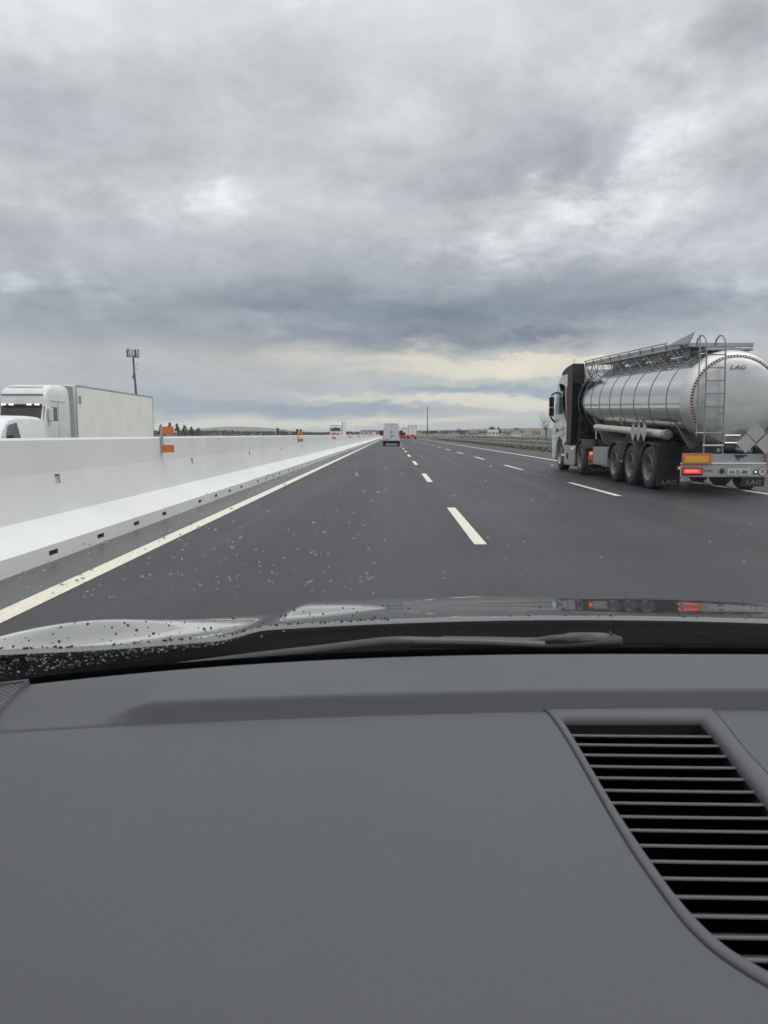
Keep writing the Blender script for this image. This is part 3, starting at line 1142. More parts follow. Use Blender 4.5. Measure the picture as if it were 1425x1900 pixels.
# toolbox
g = MB().box(-1.24, -.62, 5.75, 7.3, .40, .93)
tb_ = g.build('toolbox', M['grey_box'], T, bevel=.012)
MB().box(-1.252, -1.24, 5.9, 7.15, .45, .88).build('door', M['grey_box'], tb_, bevel=.006)
MB().box(-1.10, -1.0, 5.73, 5.75, .50, .84).build('latch', M['dark'], tb_)

# ---- tractor
wheel(T, -1.25, 8.85, .52, .30, -1, dual=True)
wheel(T, 1.25, 8.85, .52, .30, 1, dual=True)
wheel(T, -1.22, 12.05, .52, .32, -1, rimm=M['alu'])
wheel(T, 1.22, 12.05, .52, .32, 1, rimm=M['alu'])
fender(8.85, -1.27, .64, .60, 15, 165)
fender(8.85, .63, .64, .60, 15, 165)
g = MB()
g.box(-.55, -.38, 7.9, 13.0, .6, .9)
g.box(.38, .55, 7.9, 13.0, .6, .9)
g.tube([(-.9, 8.85, .52), (.9, 8.85, .52)], .09, 8)
g.tube([(-.9, 12.05, .5), (.9, 12.05, .5)], .07, 8)
g.box(-.55, .55, 8.5, 9.4, .92, 1.08)
g.box(-1.2, -.5, 9.55, 9.75, .35, .9)
g.build('tractor_frame', M['dark'], T)
MB().tube([(-.55, 8.1, 1.0), (-.4, 8.5, 1.12), (.2, 8.6, 1.12)], .11, 10).build('air_line', M['rust_red'], T, smooth=60)
g = MB().box(-1.22, 1.22, 8.18, 8.26, .30, .86)
rp = g.build('tractor_rear_panel', M['dark'], T)
for x in (-1.08, -.80, .8, 1.08):
    disc_y(MB(), (x, 8.17, .70), .06, .03).build('tail_lamp', M['red_glow'], rp)
y_ = MB().box(-1.16, -.70, 8.15, 8.178, .50, .63).build('number_plate', M['number_yellow'], rp)
MB().box(-1.16, -.66, 8.15, 8.178, .34, .485).build('reflective_plate', M['hazard_orange'], rp)
MB().panel([(-1.12, 8.148, .36), (-.95, 8.148, .36), (-.72, 8.148, .47), (-.92, 8.148, .47)], .004).build('yellow_field', M['yellow_plate'], rp)
text_mb('KR 81', .10, (-.93, 8.146, .565), squash=.9).build('lettering', M['letter_dark'], y_)
fl = MB().box(-1.2, -.1, 8.12, 8.16, .06, .28).build('mudflap', M['black'], T)
text_mb('VOLVO', .15, (-.72, 8.115, .18), squash=1.5).build('lettering', M['letter_light'], fl)
ft = MB()
ft.prism_x([(9.75, .30), (9.82, .22), (11.28, .22), (11.35, .30), (11.35, .86), (11.28, .93), (9.82, .93), (9.75, .86)], -1.24, -.62)
ft.build('fuel_tank', M['alu'], T, bevel=.05, seg=3)
MB().box(-1.262, -1.25, 10.65, 10.8, .45, .65).build('filler_cap', M['dark'], T)
for (y, z) in ((9.9, .80), (11.25, .55)):
    MB().box(-1.29, -1.255, y, y + .08, z, z + .05).build('side_lamp', M['amber_lamp'], T)

# cab shell: side outline with the wheel arch, given its width
cab_poly = [(10.55, 1.0), (11.18, 1.0), (11.30, .95)]
for k in range(9):
    a = R(150 - 150 * k / 8)
    cab_poly.append((12.05 - .68 * math.cos(R(22 + 150 * k / 8)), .50 + .68 * math.sin(R(22 + 150 * k / 8))))
cab_poly += [(12.80, .35), (13.25, .33), (13.35, .5), (13.38, 1.2), (13.30, 1.85), (12.75, 2.95), (12.35, 3.30), (11.6, 3.52), (10.55, 3.56)]
cab = MB().prism_x(cab_poly, -1.25, 1.25).build('cab', M['cab_white'], T, bevel=.05, seg=3)
# side window, decal, handle, grooves
for sx in (-1, 1):
    x = 1.256 * sx

    def side(poly, t=.008):
        q = [(x, a, b) for a, b in poly]
        return q if sx > 0 else list(reversed(q))
    MB().panel(side([(11.55, 2.05), (12.72, 2.05), (12.78, 2.25), (12.45, 2.86), (11.55, 2.86)]), .006).build('side_window', M['glass_mid'], cab)
    MB().panel(side([(10.9, 1.75), (11.0, 1.7), (11.35, 2.1), (11.35, 3.05), (12.3, 3.05), (12.2, 3.15), (10.95, 2.95)]), .005).build('decal', M['decal_red'], cab)
    g = MB()
    g.panel(side([(11.1, 1.52), (12.9, 1.36), (12.9, 1.385), (11.1, 1.545)]), .004)
    g.panel(side([(11.46, 1.02), (11.48, 1.02), (11.48, 2.95), (11.46, 2.95)]), .004)
    g.panel(side([(11.1, 1.30), (12.95, 1.12), (12.95, 1.14), (11.1, 1.32)]), .004)
    g.box(min(x, x + .03 * sx), max(x, x + .03 * sx), 12.35, 12.5, 1.42, 1.52)
    g.build('door_trim', M['fender'], cab)
    g = MB()
    g.panel(side([(10.78, 1.0), (10.78, 3.40), (10.05, 3.40), (10.1, 1.0)]), .03)
    g.build('side_fairing', M['black'], cab)
    mr = MB()
    mx = 1.46 * sx
    mr.box(mx - .07, mx + .10, 12.55, 12.72, 1.95, 2.72)
    mo = mr.build('mirror', M['cab_white'], cab, bevel=.04)
    g = MB().box(mx - .09, mx + .09, 12.50, 12.548, 2.32, 2.68)
    g.box(mx - .09, mx + .09, 12.50, 12.548, 1.99, 2.27)
    g.build('mirror_glass', M['glass_dark'], mo, bevel=.01)
    g = MB()
    g.tube([(1.22 * sx, 12.9, 1.75), (1.35 * sx, 12.75, 1.82), (mx, 12.65, 1.93)], .035, 6)
    g.tube([(1.22 * sx, 12.6, 2.86), (1.35 * sx, 12.62, 2.82), (mx, 12.62, 2.74)], .035, 6)
    g.build('mirror_arm', M['black'], mo)
MB().panel([(-1.0, 13.02, 2.45 + .03), (-1.0, 13.27, 1.98), (1.0, 13.27, 1.98), (1.0, 13.02, 2.48)], .01).build('windscreen', M['glass_dark'], cab)
# black roof fairing and the back wall
g = MB()
g.prism_x([(10.1, 3.0), (10.5, 3.35), (10.52, 3.40), (11.75, 3.40), (11.9, 3.45), (11.65, 3.57), (11.0, 3.66), (10.15, 3.70)], -1.262, -.86)
g.prism_x([(10.1, 3.0), (10.5, 3.35), (10.52, 3.40), (11.75, 3.40), (11.9, 3.45), (11.65, 3.57), (11.0, 3.66), (10.15, 3.70)], .86, 1.262)
g.build('roof_fairing', M['black'], cab, bevel=.03)
g = MB()
g.box(-1.24, -.86, 10.48, 10.545, 1.0, 3.5)
g.box(.86, 1.24, 10.48, 10.545, 1.0, 3.5)
g.box(-1.2, 1.2, 10.47, 10.545, .75, 1.7)
g.box(-1.05, -.75, 9.75, 10.3, .95, 1.6)
g.tube([(-.95, 10.2, 1.3), (-.95, 10.2, 1.9)], .12, 10)
g.build('back_panel', M['black'], cab)
MB().tube([(-.95, 11.3, 3.52), (-.97, 11.25, 3.95)], .008, 5).build('antenna', M['black'], cab)
g = MB().box(-.62, -.2, 9.9, 10.44, 1.35, 1.85)
g.build('air_intake', M['grey_box'], T, bevel=.03)

# ================================================================== ONCOMING WHITE ARTICULATED TRUCK
def white_semi(label, loc, group=None):
    t = thing('articulated_truck', label, 'truck', loc, math.pi, group)
    g = MB().box(-1.27, 1.27, 0, 13.75, 1.05, 4.02)
    b = g.build('trailer_box', M['offwhite'], t, bevel=.03)
    g = MB()
    for z in (1.05, 3.95):
        g.box(-1.285, -1.272, 0.02, 13.73, z, z + .08)
        g.box(1.272, 1.285, 0.02, 13.73, z, z + .08)
    for y in (.0, 13.67):
        g.box(-1.29, -1.275, y, y + .09, 1.06, 4.0)
        g.box(1.275, 1.29, y, y + .09, 1.06, 4.0)
    g.build('edge_rail', M['alu'], b)
    MB().box(-.9, .9, 13.76, 14.1, 2.3, 3.8).build('cooling_unit', M['white_paint'], t, bevel=.05)
    MB().box(-1.292, -1.272, 13.1, 13.45, 3.0, 3.45).build('vent_hatch', M['grey_box'], b)
    g = MB()
    g.box(-.5, .5, .2, 17.0, .7, 1.03)
    g.box(-1.2, -1.1, 5.2, 10.0, .35, .95)
    g.box(1.1, 1.2, 5.2, 10.0, .35, .95)
    g.build('chassis', M['dark'], t)
    for y in (2.6, 3.9, 5.2 - .05):
        wheel(t, -1.25, y, .5, .33, -1); wheel(t, 1.25, y, .5, .33, 1)
    wheel(t, -1.25, 12.9, .5, .3, -1, dual=True); wheel(t, 1.25, 12.9, .5, .3, 1, dual=True)
    wheel(t, -1.22, 16.5, .5, .32, -1); wheel(t, 1.22, 16.5, .5, .32, 1)
    # cab with rounded plan: loft of rounded rectangles
    g = MB()
    secs = [(.40, 17.75, 1.22), (.9, 17.82, 1.25), (1.7, 17.80, 1.25), (1.95, 17.72, 1.25), (2.75, 17.45, 1.24), (2.95, 17.42, 1.24), (3.3, 17.36, 1.22), (3.6, 17.15, 1.18), (3.80, 16.7, 1.10), (3.88, 16.2, 1.0)]
    NS = 40
    rings = []
    yb = 14.62
    for (z, yf, w) in secs:
        ring = []
        cr = .26
        pts = [(-w, yb), (-w, yf - cr)]
        for k in range(1, 9):
            a = R(180 - 90 * k / 8)
            pts.append((-w + cr + cr * math.cos(a), yf - cr + cr * math.sin(a)))
        for k in range(0, 9):
            a = R(90 - 90 * k / 8)
            pts.append((w - cr + cr * math.cos(a), yf - cr + cr * math.sin(a)))
        pts += [(w, yb)]
        rings.append([(a, b, z if b > yb + .2 or z < 3.5 else z) for a, b in pts])
    n = len(rings[0])
    vs = [p for r_ in rings for p in r_]
    fs = []
    for i in range(len(rings) - 1):
        for j in range(n):
            fs.append((i * n + j, i * n + (j + 1) % n, (i + 1) * n + (j + 1) % n, (i + 1) * n + j))
    fs.append(tuple(range(n))); fs.append(tuple(range((len(rings) - 1) * n, len(rings) * n)))
    g.add(vs, fs)
    cb = g.build('cab', M['cab_white'], t, smooth=32)
    # windscreen: curved strip just proud of the front

    def front(zs, off, w0, name, m, par, wide=1.0):
        g = MB()
        k = 14
        def P(u, v, o):
            z = zs[0] + (zs[1] - zs[0]) * v
            yf = 17.72 + (z - 1.95) * (17.45 - 17.72) / .8 if z < 2.75 else 17.44 + (z - 2.75) * (-.08 / .55)
            x = (u * 2 - 1) * w0
            cr, w = .26, 1.245
            ex = max(0, abs(x) - (w - cr))
            return (x + 0, yf - cr + math.sqrt(max(0, cr * cr - ex * ex)) + o, z)
        vs = [P(i / k, j / 3, off) for i in range(k + 1) for j in range(4)]
        vs2 = [P(i / k, j / 3, off - .03) for i in range(k + 1) for j in range(4)]
        g.grid(lambda u, v: P(u, v, off), k, 3)
        return g.build(name, m, par, smooth=180)
    front((1.98, 2.72), .012, 1.16, 'windscreen', M['glass_dark'], cb)
    g = MB()
    g.box(-1.05, 1.05, 17.46, 17.62, 2.75, 2.83)
    vz = g.build('sun_visor', M['fender'], cb, bevel=.02)
    for x in (-.85, -.45, .45, .85):
        MB().box(x - .12, x + .12, 17.60, 17.66, 2.76, 2.84).build('roof_lamp', M['white_lamp'], vz, bevel=.02)
    MB().box(-1.08, 1.08, 17.385, 17.40, 3.28, 3.33).build('panel_gap', M['fender'], cb)
    g = MB()
    for (z0, z1) in ((.55, .85), (1.0, 1.2), (1.3, 1.5)):
        g.box(-.85, .85, 17.80, 17.835, z0, z1)
    g.build('grille', M['dark'], cb)
    for x in (-.95, .95):
        MB().box(x - .2, x + .2, 17.72, 17.80, .62, .85).build('headlight', M['glass_mid'], cb, bevel=.02)
    for sx in (-1, 1):
        x = 1.252 * sx
        q = [(x, 16.2, 2.0), (x, 17.15, 2.0), (x, 17.0, 2.7), (x, 16.2, 2.7)]
        MB().panel(q if sx > 0 else list(reversed(q)), .006).build('side_window', M['glass_mid'], cb)
        g = MB().box(1.40 * sx - .10, 1.40 * sx + .10, 17.2, 17.42, 1.95, 2.65)
        mo = g.build('mirror', M['cab_white'], cb, bevel=.05)
        g = MB()
        g.tube([(1.2 * sx, 17.2, 2.6), (1.38 * sx, 17.3, 2.6)], .04, 6)
        g.tube([(1.2 * sx, 17.2, 2.0), (1.38 * sx, 17.3, 2.0)], .04, 6)
        g.build('mirror_arm', M['cab_white'], mo)
        g = MB().box(min(x, x + .01 * sx), max(x, x + .01 * sx), 15.2, 17.0, 3.0, 3.02)
        g.box(min(x, x + .01 * sx), max(x, x + .01 * sx), 16.05, 16.08, .95, 2.95)
        g.build('door_trim', M['grey_box'], cb)
    g = MB()
    g.box(-1.2, -1.12, 14.0, 14.62, 1.0, 3.9)
    g.box(1.12, 1.2, 14.0, 14.62, 1.0, 3.9)
    g.box(-1.15, 1.15, 14.45, 14.6, 1.0, 3.92)
    g.build('side_fairing', M['grey_box'], cb)
    MB().tube([(-.9, 17.0, 3.72), (.9, 17.0, 3.72)], .03, 6).build('air_horn', M['steel'], cb)
    return t


S1 = white_semi('white articulated truck with plain trailer coming the other way behind the barrier', (-18.75, 56.6, 0), 'white trucks in the oncoming lanes')
S2 = copy_tree(S1)
S2.location = (-12.4, 188, 0)
S2['label'] = 'small far white truck with dark windscreen showing over the barrier'


# ================================================================== ONCOMING WHITE CAR-VAN
t = thing('small_van', 'small white panel van in front of the white truck cab, behind the barrier', 'van', (-13.95, 29.4, 0), math.pi)
g = MB()
# stations along the length: (y, half width, roof z, belt z)
st = [(0.0, .80, 1.70, 1.0), (.08, .86, 1.86, 1.0), (.5, .89, 1.95, 1.0), (1.4, .90, 1.985, 1.0), (2.4, .90, 1.96, 1.0), (2.95, .88, 1.86, 1.0), (3.45, .86, 1.52, 1.0), (3.7, .86, 1.22, 1.0), (4.25, .82, 1.02, .9), (4.45, .72, .8, .7)]
vs, fs = [], []
for (yy, w, zr, zb) in st:
    wt = w - .14 * max(0, (zr - 1.2)) / .75
    zb = min(zb, zr - .1)
    ring = [(-w * .96, .32), (-w, .55), (-w, zb), (-wt - .02, zr - .12), (-wt + .08, zr - .02), (0, zr), (wt - .08, zr - .02), (wt + .02, zr - .12), (w, zb), (w, .55), (w * .96, .32)]
    vs += [(a, yy, b) for a, b in ring]
n = 11
for i in range(len(st) - 1):
    for j in range(n):
        fs.append((i * n + j, i * n + (j + 1) % n, (i + 1) * n + (j + 1) % n, (i + 1) * n + j))
fs.append(tuple(range(n))); fs.append(tuple(range((len(st) - 1) * n, len(st) * n)))
g.add(vs, fs)
bo = g.build('body', M['white_paint'], t, smooth=50, bevel=.02)
for sx in (-1, 1):
    q = [(sx * .906, 2.35, 1.12), (sx * .895, 3.35, 1.12), (sx * .84, 3.05, 1.62), (sx * .80, 2.42, 1.72)]
    MB().panel(q if sx > 0 else list(reversed(q)), .02).build('side_window', M['glass_mid'], t)
    MB().box(sx * .98 - .09, sx * .98 + .09, 3.1, 3.3, 1.08, 1.28).build('mirror', M['black'], t, bevel=.04)
    for y in (.85, 3.6):
        wheel(t, .90 * sx, y, .32, .2, sx)
q = [(-.70, 3.42, 1.50), (-.80, 3.74, 1.24), (.80, 3.74, 1.24), (.70, 3.42, 1.50)]
MB().panel([(a, b + .02, c) for a, b, c in q], .02).build('windscreen', M['glass_dark'], t)
for x in (-.62, .62):
    MB().box(x - .14, x + .14, 4.30, 4.42, .68, .82).build('headlight', M['white_lamp'], t, bevel=.03)

# black twin marker plates behind the second delineator
p = at(553, 797, 33.5)
t = thing('marker_post', 'pair of small black plates on a post above the second orange delineator', 'marker', (p.x, 33.6, 1.257))
MB().box(-.02, .02, -.02, .02, 0, .25).build('post', M['mast'], t)
for x in (-.055, .105):
    MB().box(x - .045, x + .045, -.03, -.015, .06, .27).build('marker_plate', M['black'], t, bevel=.004)

# ================================================================== VAN AHEAD
t = thing('high_roof_van', 'white high roof van driving ahead in the left lane, seen from behind', 'van', (-.06, 88, 0))
g = MB()
st = [(0.0, 0), (.05, .04), (4.2, .04), (5.0, -.2), (5.9, -.6)]
vs, fs = [], []
for (yy, e) in [(0, -.03), (.06, 0), (3.9, 0), (4.5, -.08), (5.1, -.75), (5.9, -1.35)]:
    zt = 2.60 + e
    w = .99 + min(0, e) * .05
    k = (zt - .45) / 2.15
    ring = [(-w * .97, .45), (-w, .62), (-w, .45 + .75 * k), (-w + .05, .45 + 1.3 * k), (-w + .20, zt - .12 * k), (-w + .32, zt - .02), (0, zt), (w - .32, zt - .02), (w - .20, zt - .12 * k), (w - .05, .45 + 1.3 * k), (w, .45 + .75 * k), (w, .62), (w * .97, .45)]
    vs += [(a, yy, b) for a, b in ring]
n = 13
for i in range(5):
    for j in range(n):
        fs.append((i * n + j, i * n + (j + 1) % n, (i + 1) * n + (j + 1) % n, (i + 1) * n + j))
fs.append(tuple(range(n))); fs.append(tuple(range(5 * n, 6 * n)))
g.add(vs, fs)
bo = g.build('body', M['van_grey'], t, smooth=45)
g = MB()
g.box(-.012, .012, -.006, .02, .62, 2.42)
g.box(-.78, .78, -.006, .02, 2.44, 2.46)
g.box(-.13, -.02, -.03, .0, 1.12, 1.2)
g.build('door_seam', M['grey_box'], t)
MB().box(-.06, .06, -.035, 0, 1.50, 1.68).build('emblem', M['fender'], t, bevel=.01)
MB().box(.02, .30, -.03, -.005, 1.06, 1.20).build('handle', M['grey_box'], t, bevel=.01)
MB().box(-.74, -.26, -.03, -.005, .70, .82).build('number_plate', M['placard'], t)
MB().box(-.97, .97, -.12, .1, .42, .60).build('bumper', M['black'], t, bevel=.03)
for sx in (-1, 1):
    MB().box(sx * .93 - .07, sx * .93 + .07, -.03, .05, 1.22, 1.68).build('tail_lamp', M['rust_red'], t, bevel=.02)
    MB().box(sx * .93 - .07, sx * .93 + .07, -.035, .05, .98, 1.20).build('brake_lamp', M['red_lamp'], t, bevel=.02)
    MB().box(sx * 1.21 - .15, sx * 1.21 + .15, 4.55, 4.75, 1.15, 1.78).build('mirror', M['black'], t, bevel=.05)
    for y in (.95, 4.8):
        wheel(t, .98 * sx, y, .36, .24, sx)
MB().tube([(-.85, .95, .36), (.85, .95, .36)], .1, 8).build('rear_axle', M['dark'], t)


# ================================================================== TRUCKS FAR AHEAD
def rear_trailer(label, loc, group=None):
    t = thing('box_trailer_truck', label, 'truck', loc, 0, group)
    MB().box(-1.27, 1.27, 0, 13.6, 1.15, 3.95).build('trailer_box', M['offwhite'], t, bevel=.03)
    g = MB()
    for x in (-1.28, 1.18):
        g.box(x, x + .1, -.04, .0, 1.2, 4.0)
    g.box(-1.28, 1.28, -.04, 0, 3.86, 4.0)
    g.box(-.02, .02, -.03, 0, 1.2, 3.86)
    g.build('door_frame', M['galv'], t)
    b = MB().box(-1.27, 1.27, -.05, .12, .42, 1.12).build('rear_bumper', M['rust_red'], t, bevel=.02)
    for x in (-.98, .98):
        MB().box(x - .22, x + .22, -.08, -.052, .75, .98).build('tail_lamp', M['red_glow'], b, bevel=.02)
    MB().box(-1.0, 1.0, .3, 13.0, .75, 1.14).build('chassis', M['dark'], t)
    for sx in (-1, 1):
        for y in (2.6, 3.9, 5.2):
            wheel(t, 1.25 * sx, y, .5, .35, sx)
        wheel(t, 1.25 * sx, 16.5, .5, .32, sx)
    MB().prism_x([(14.2, .9), (14.2, 3.7), (15.6, 3.75), (16.3, 3.3), (16.6, 1.8), (16.6, .5), (14.5, .5)], -1.22, 1.22).build('cab', M['rust_red'], t, bevel=.08)
    return t


A1 = rear_trailer('pale box trailer with red tail, nearer of two trucks in the right lane ahead', (6.35, 236, 0), 'red tailed trucks far ahead')
A2 = copy_tree(A1)
A2.location = (5.55, 330, 0)
A2['label'] = 'farther pale trailer, half hidden on the left of the nearer red tailed truck'
# red small van between
t = thing('red_van', 'small red van with dark rear window just right of the white van ahead', 'van', (3.35, 236, 0))
MB().prism_x([(0, .35), (3.9, .35), (3.9, .95), (3.1, 1.1), (2.4, 1.75), (1.8, 2.0), (.1, 2.0), (0, 1.2)], -.88, .88).build('body', M['rust_red'], t, bevel=.1, seg=3)
MB().box(-.74, .74, -.03, .06, 1.25, 1.85).build('rear_window', M['glass_dark'], t, bevel=.03)
MB().box(-.9, .9, -.06, .1, .32, .6).build('bumper', M['black'], t, bevel=.03)
for sx in (-1, 1):
    MB().box(sx * .78 - .09, sx * .78 + .09, -.05, .03, .75, 1.15).build('tail_lamp', M['red_glow'], t)
    for y in (.7, 3.2):
        wheel(t, .88 * sx, y, .32, .2, sx)

# ================================================================== OUR CAR
CX = .35
CAR = thing('car', 'car we look out of: grey dashboard, wet windscreen and glossy dark bonnet', 'car', (CX, 0, 0))


def rel(p):
    return (p[0] - CX, p[1], p[2])


# materials of the car
def make_dash():
    m, nt, b = new_mat('dash_vinyl')
    N, L = nt.nodes, nt.links
    tc = N.new('ShaderNodeTexCoord')
    n = N.new('ShaderNodeTexNoise'); n.inputs['Scale'].default_value = 1300; n.inputs['Detail'].default_value = 2
    L.new(tc.outputs['Object'], n.inputs['Vector'])
    vo = N.new('ShaderNodeTexVoronoi'); vo.inputs['Scale'].default_value = 1100
    L.new(tc.outputs['Object'], vo.inputs['Vector'])
    big = N.new('ShaderNodeTexNoise'); big.inputs['Scale'].default_value = 5; big.inputs['Detail'].default_value = 4
    L.new(tc.outputs['Object'], big.inputs['Vector'])
    r = N.new('ShaderNodeMapRange'); r.inputs['To Min'].default_value = .94; r.inputs['To Max'].default_value = 1.06
    L.new(big.outputs['Fac'], r.inputs['Value'])
    r2 = N.new('ShaderNodeMapRange'); r2.inputs['From Min'].default_value = .3; r2.inputs['From Max'].default_value = .7
    r2.inputs['To Min'].default_value = .90; r2.inputs['To Max'].default_value = 1.1
    L.new(n.outputs['Fac'], r2.inputs['Value'])
    mm = N.new('ShaderNodeMath'); mm.operation = 'MULTIPLY'
    L.new(r.outputs[0], mm.inputs[0]); L.new(r2.outputs[0], mm.inputs[1])
    v = N.new('ShaderNodeVectorMath'); v.operation = 'SCALE'; v.inputs[0].default_value = DASH_COL
    L.new(mm.outputs[0], v.inputs['Scale'])
    L.new(v.outputs[0], b.inputs['Base Color'])
    b.inputs['Roughness'].default_value = .62
    b.inputs['Specular IOR Level'].default_value = .3
    bp = N.new('ShaderNodeBump'); bp.inputs['Strength'].default_value = .25; bp.inputs['Distance'].default_value = .0006
    L.new(vo.outputs['Distance'], bp.inputs['Height'])
    L.new(bp.outputs[0], b.inputs['Normal'])
    return m


DASH_COL = (.103, .107, .118)
M['dash'] = make_dash()
M['vent_trim'] = mat('vent_trim', (.105, .108, .119), .55, var=.04, vscale=20, bump=.08, bscale=700, spec=.3)
M['slat'] = mat('vent_slat', (.125, .13, .135), .5, var=.05, vscale=20)
M['void'] = mat('vent_void', (.004, .004, .0045), .9, var=0)
M['groove'] = mat('groove', (.018, .018, .02), .8, var=0)
M['cowl'] = mat('cowl_plastic', (.016, .017, .020), .75, var=.2, vscale=15, bump=.1, bscale=200, spec=.2)
M['frit'] = mat('glass_frit', (.004, .004, .005), .5, var=0)
M['wiper'] = mat('wiper_black', (.060, .061, .064), .42, var=.1, vscale=30)
M['hood'] = mat('dark_car_paint', (.035, .036, .038), .25, metal=.0, var=.03, coat=1.0)
principled_of(M['hood']).inputs['Roughness'].default_value = .16
principled_of(M['hood']).inputs['Coat IOR'].default_value = 1.85
M['headliner'] = mat('headliner', (.09, .09, .095), .9, var=.05)


def z_step(x):
    return .020 * sstep(-.315, -.25, x)


def y_seam(x):
    return .805 + .09 * x - .115 * x * x


def y_edge(x):
    return max(y_seam(x) + .05, .980 - .245 * abs(x - .38) ** 2.68)


def dash_z(x, y):
    ys = y_seam(x)
    st_ = z_step(x)
    d = y - ys
    if d >= 0:
        k = st_ / .020
        up = .020 * (k * sstep(.001, .012, d) + (1 - k) * sstep(.0, max(.05, y_edge(x) - ys - .02), d))
        z = 1.0 + up + .0 * d - .004 * (1 - sstep(0, .004, d))
        ye = y_edge(x)
        e = y - (ye - .016)
        if e > 0:
            z -= .016 - math.sqrt(max(0, .016 ** 2 - min(e, .016) ** 2)) if e < .016 else .016 + (e - .016) * 3
        return z
    d = -d
    # pad: rounded leading lip, then sloping towards us
    z = 1.0 - .27 * (math.sqrt(d * d + .06 ** 2) - .06) - .22 * d * d
    z -= .004 * (1 - sstep(0, .006, d))
    return z


def on_dash(px, py):
    d = ray(px, py)
    lo, hi = .2, 2.0
    # march along the ray to the dash surface
    t = .25
    prev = t
    while t < 2.5:
        p = EYE + d * t
        if p.z <= dash_z(p.x, p.y):
            break
        prev = t
        t += .004
    a, b = prev, t
    for _ in range(20):
        c = (a + b) / 2
        p = EYE + d * c
        if p.z <= dash_z(p.x, p.y): b = c
        else: a = c
    return EYE + d * b


def resample(pts, n):
    pts = [Vector(p) for p in pts]
    ds = [0]
    for a, b in zip(pts, pts[1:]):
        ds.append(ds[-1] + (b - a).length)
    out = []
    for k in range(n + 1):
        s_ = ds[-1] * k / n
        i = 0
        while i < len(ds) - 2 and ds[i + 1] < s_: i += 1
        f = (s_ - ds[i]) / max(1e-9, ds[i + 1] - ds[i])
        out.append(pts[i].lerp(pts[i + 1], f))
    return out


def smooth_curve(pts, n):
    """Catmull-Rom through pts, evenly resampled"""
    P = [Vector(p) for p in pts]
    P = [P[0] * 2 - P[1]] + P + [P[-1] * 2 - P[-2]]
    out = []
    for i in range(1, len(P) - 2):
        for k in range(12):
            t = k / 12
            a, b, c, d = P[i - 1], P[i], P[i + 1], P[i + 2]
            out.append(.5 * ((2 * b) + (c - a) * t + (2 * a - 5 * b + 4 * c - d) * t * t + (-a + 3 * b - 3 * c + d) * t ** 3))
    out.append(P[-2])
    return resample(out, n)


# outlines of the air vent on the dash, from far-left round to far-right
o_left = [(1011, 1321), (1137, 1521), (1241, 1676), (1306, 1750), (1365, 1795), (1425, 1831)]
i_left = [(1041, 1332), (1131, 1479), (1229, 1624), (1276, 1684), (1321, 1730), (1366, 1766), (1425, 1799)]
o_right = [(1318, 1319), (1371, 1378), (1425, 1438)]
i_right = [(1299, 1332), (1339, 1378), (1371, 1420), (1417, 1479)]


def dxy(lst):
    out = []
    for a in lst:
        p = on_dash(*a)
        out.append(Vector((p.x, p.y, 0)))
    return out


oL, iL, oR, iR = dxy(o_left), dxy(i_left), dxy(o_right), dxy(i_right)
# carry the outlines on beyond the frame: the grille sweeps round to the right
def extend(lst, n, step, bend):
    d = (lst[-1] - lst[-2]).normalized()
    for k in range(n):
        a = bend
        d = Vector((d.x * math.cos(a) - d.y * math.sin(a), d.x * math.sin(a) + d.y * math.cos(a), 0))
        lst.append(lst[-1] + d * step)
    return lst


extend(oL, 6, .025, .05); extend(iL, 6, .025, .05)
extend(oR, 9, .03, -.01); extend(iR, 8, .03, -.01)
NL, NT_, NB = 60, 30, 20
oLs, iLs, oRs, iRs = smooth_curve(oL, NL), smooth_curve(iL, NL), smooth_curve(oR, NL), smooth_curve(iR, NL)
outer = list(oLs) + resample([oLs[-1], oRs[-1]], NB)[1:] + list(reversed(oRs))[1:] + resample([oRs[0], oLs[0]], NT_)[1:-1]
inner = list(iLs) + resample([iLs[-1], iRs[-1]], NB)[1:] + list(reversed(iRs))[1:] + resample([iRs[0], iLs[0]], NT_)[1:-1]
NO = len(outer)


def inside(poly, x, y):
    c = False
    j = len(poly) - 1
    for i in range(len(poly)):
        a, b = poly[i], poly[j]
        if (a.y > y) != (b.y > y) and x < (b.x - a.x) * (y - a.y) / (b.y - a.y) + a.x:
            c = not c
        j = i
    return c


mid_poly = [a.lerp(b, .45) for a, b in zip(outer, inner)]
# the dash itself, hole left under the vent ring
ys_list = []
DX0, DX1, NX = -.85, 1.25, 300
g = MB()
rows = []
us = [DX0 + (DX1 - DX0) * i / NX for i in range(NX + 1)]
# rows of constant offset from the seam so that the seam stays crisp
offs = []
k = -.62
while k < -.014:
    offs.append(k); k += .006
offs += [-.012, -.009, -.0065, -.005, -.004, -.003, -.002, -.001, 0, .001, .002, .003, .004, .005, .006, .0075, .009, .0105, .012, .014, .018]
vs, idx = [], {}
nrow = 0
grid_pts = []
for x in us:
    col = []
    for o_ in offs:
        col.append((x, y_seam(x) + o_))
    ya, yb = y_seam(x) + .018, y_edge(x) - .016
    for q in range(1, 21):
        col.append((x, ya + (yb - ya) * q / 20))
    for q in range(1, 9):
        col.append((x, yb + .016 * math.sin(R(90) * q / 8)))
    col.append((x, y_edge(x) + .006)); col.append((x, y_edge(x) + .02))
    grid_pts.append(col)
nc = len(grid_pts[0])
flat = [(x - CX, y, dash_z(x, y)) for col in grid_pts for (x, y) in col]
fs = []
for i in range(NX):
    for j in range(nc - 1):
        cx = (grid_pts[i][j][0] + grid_pts[i + 1][j][0]) / 2
        cy = (grid_pts[i][j][1] + grid_pts[i][j + 1][1]) / 2
        if cx > .1 and cy < .83 and inside(mid_poly, cx, cy): continue
        fs.append((i * nc + j, (i + 1) * nc + j, (i + 1) * nc + j + 1, i * nc + j + 1))
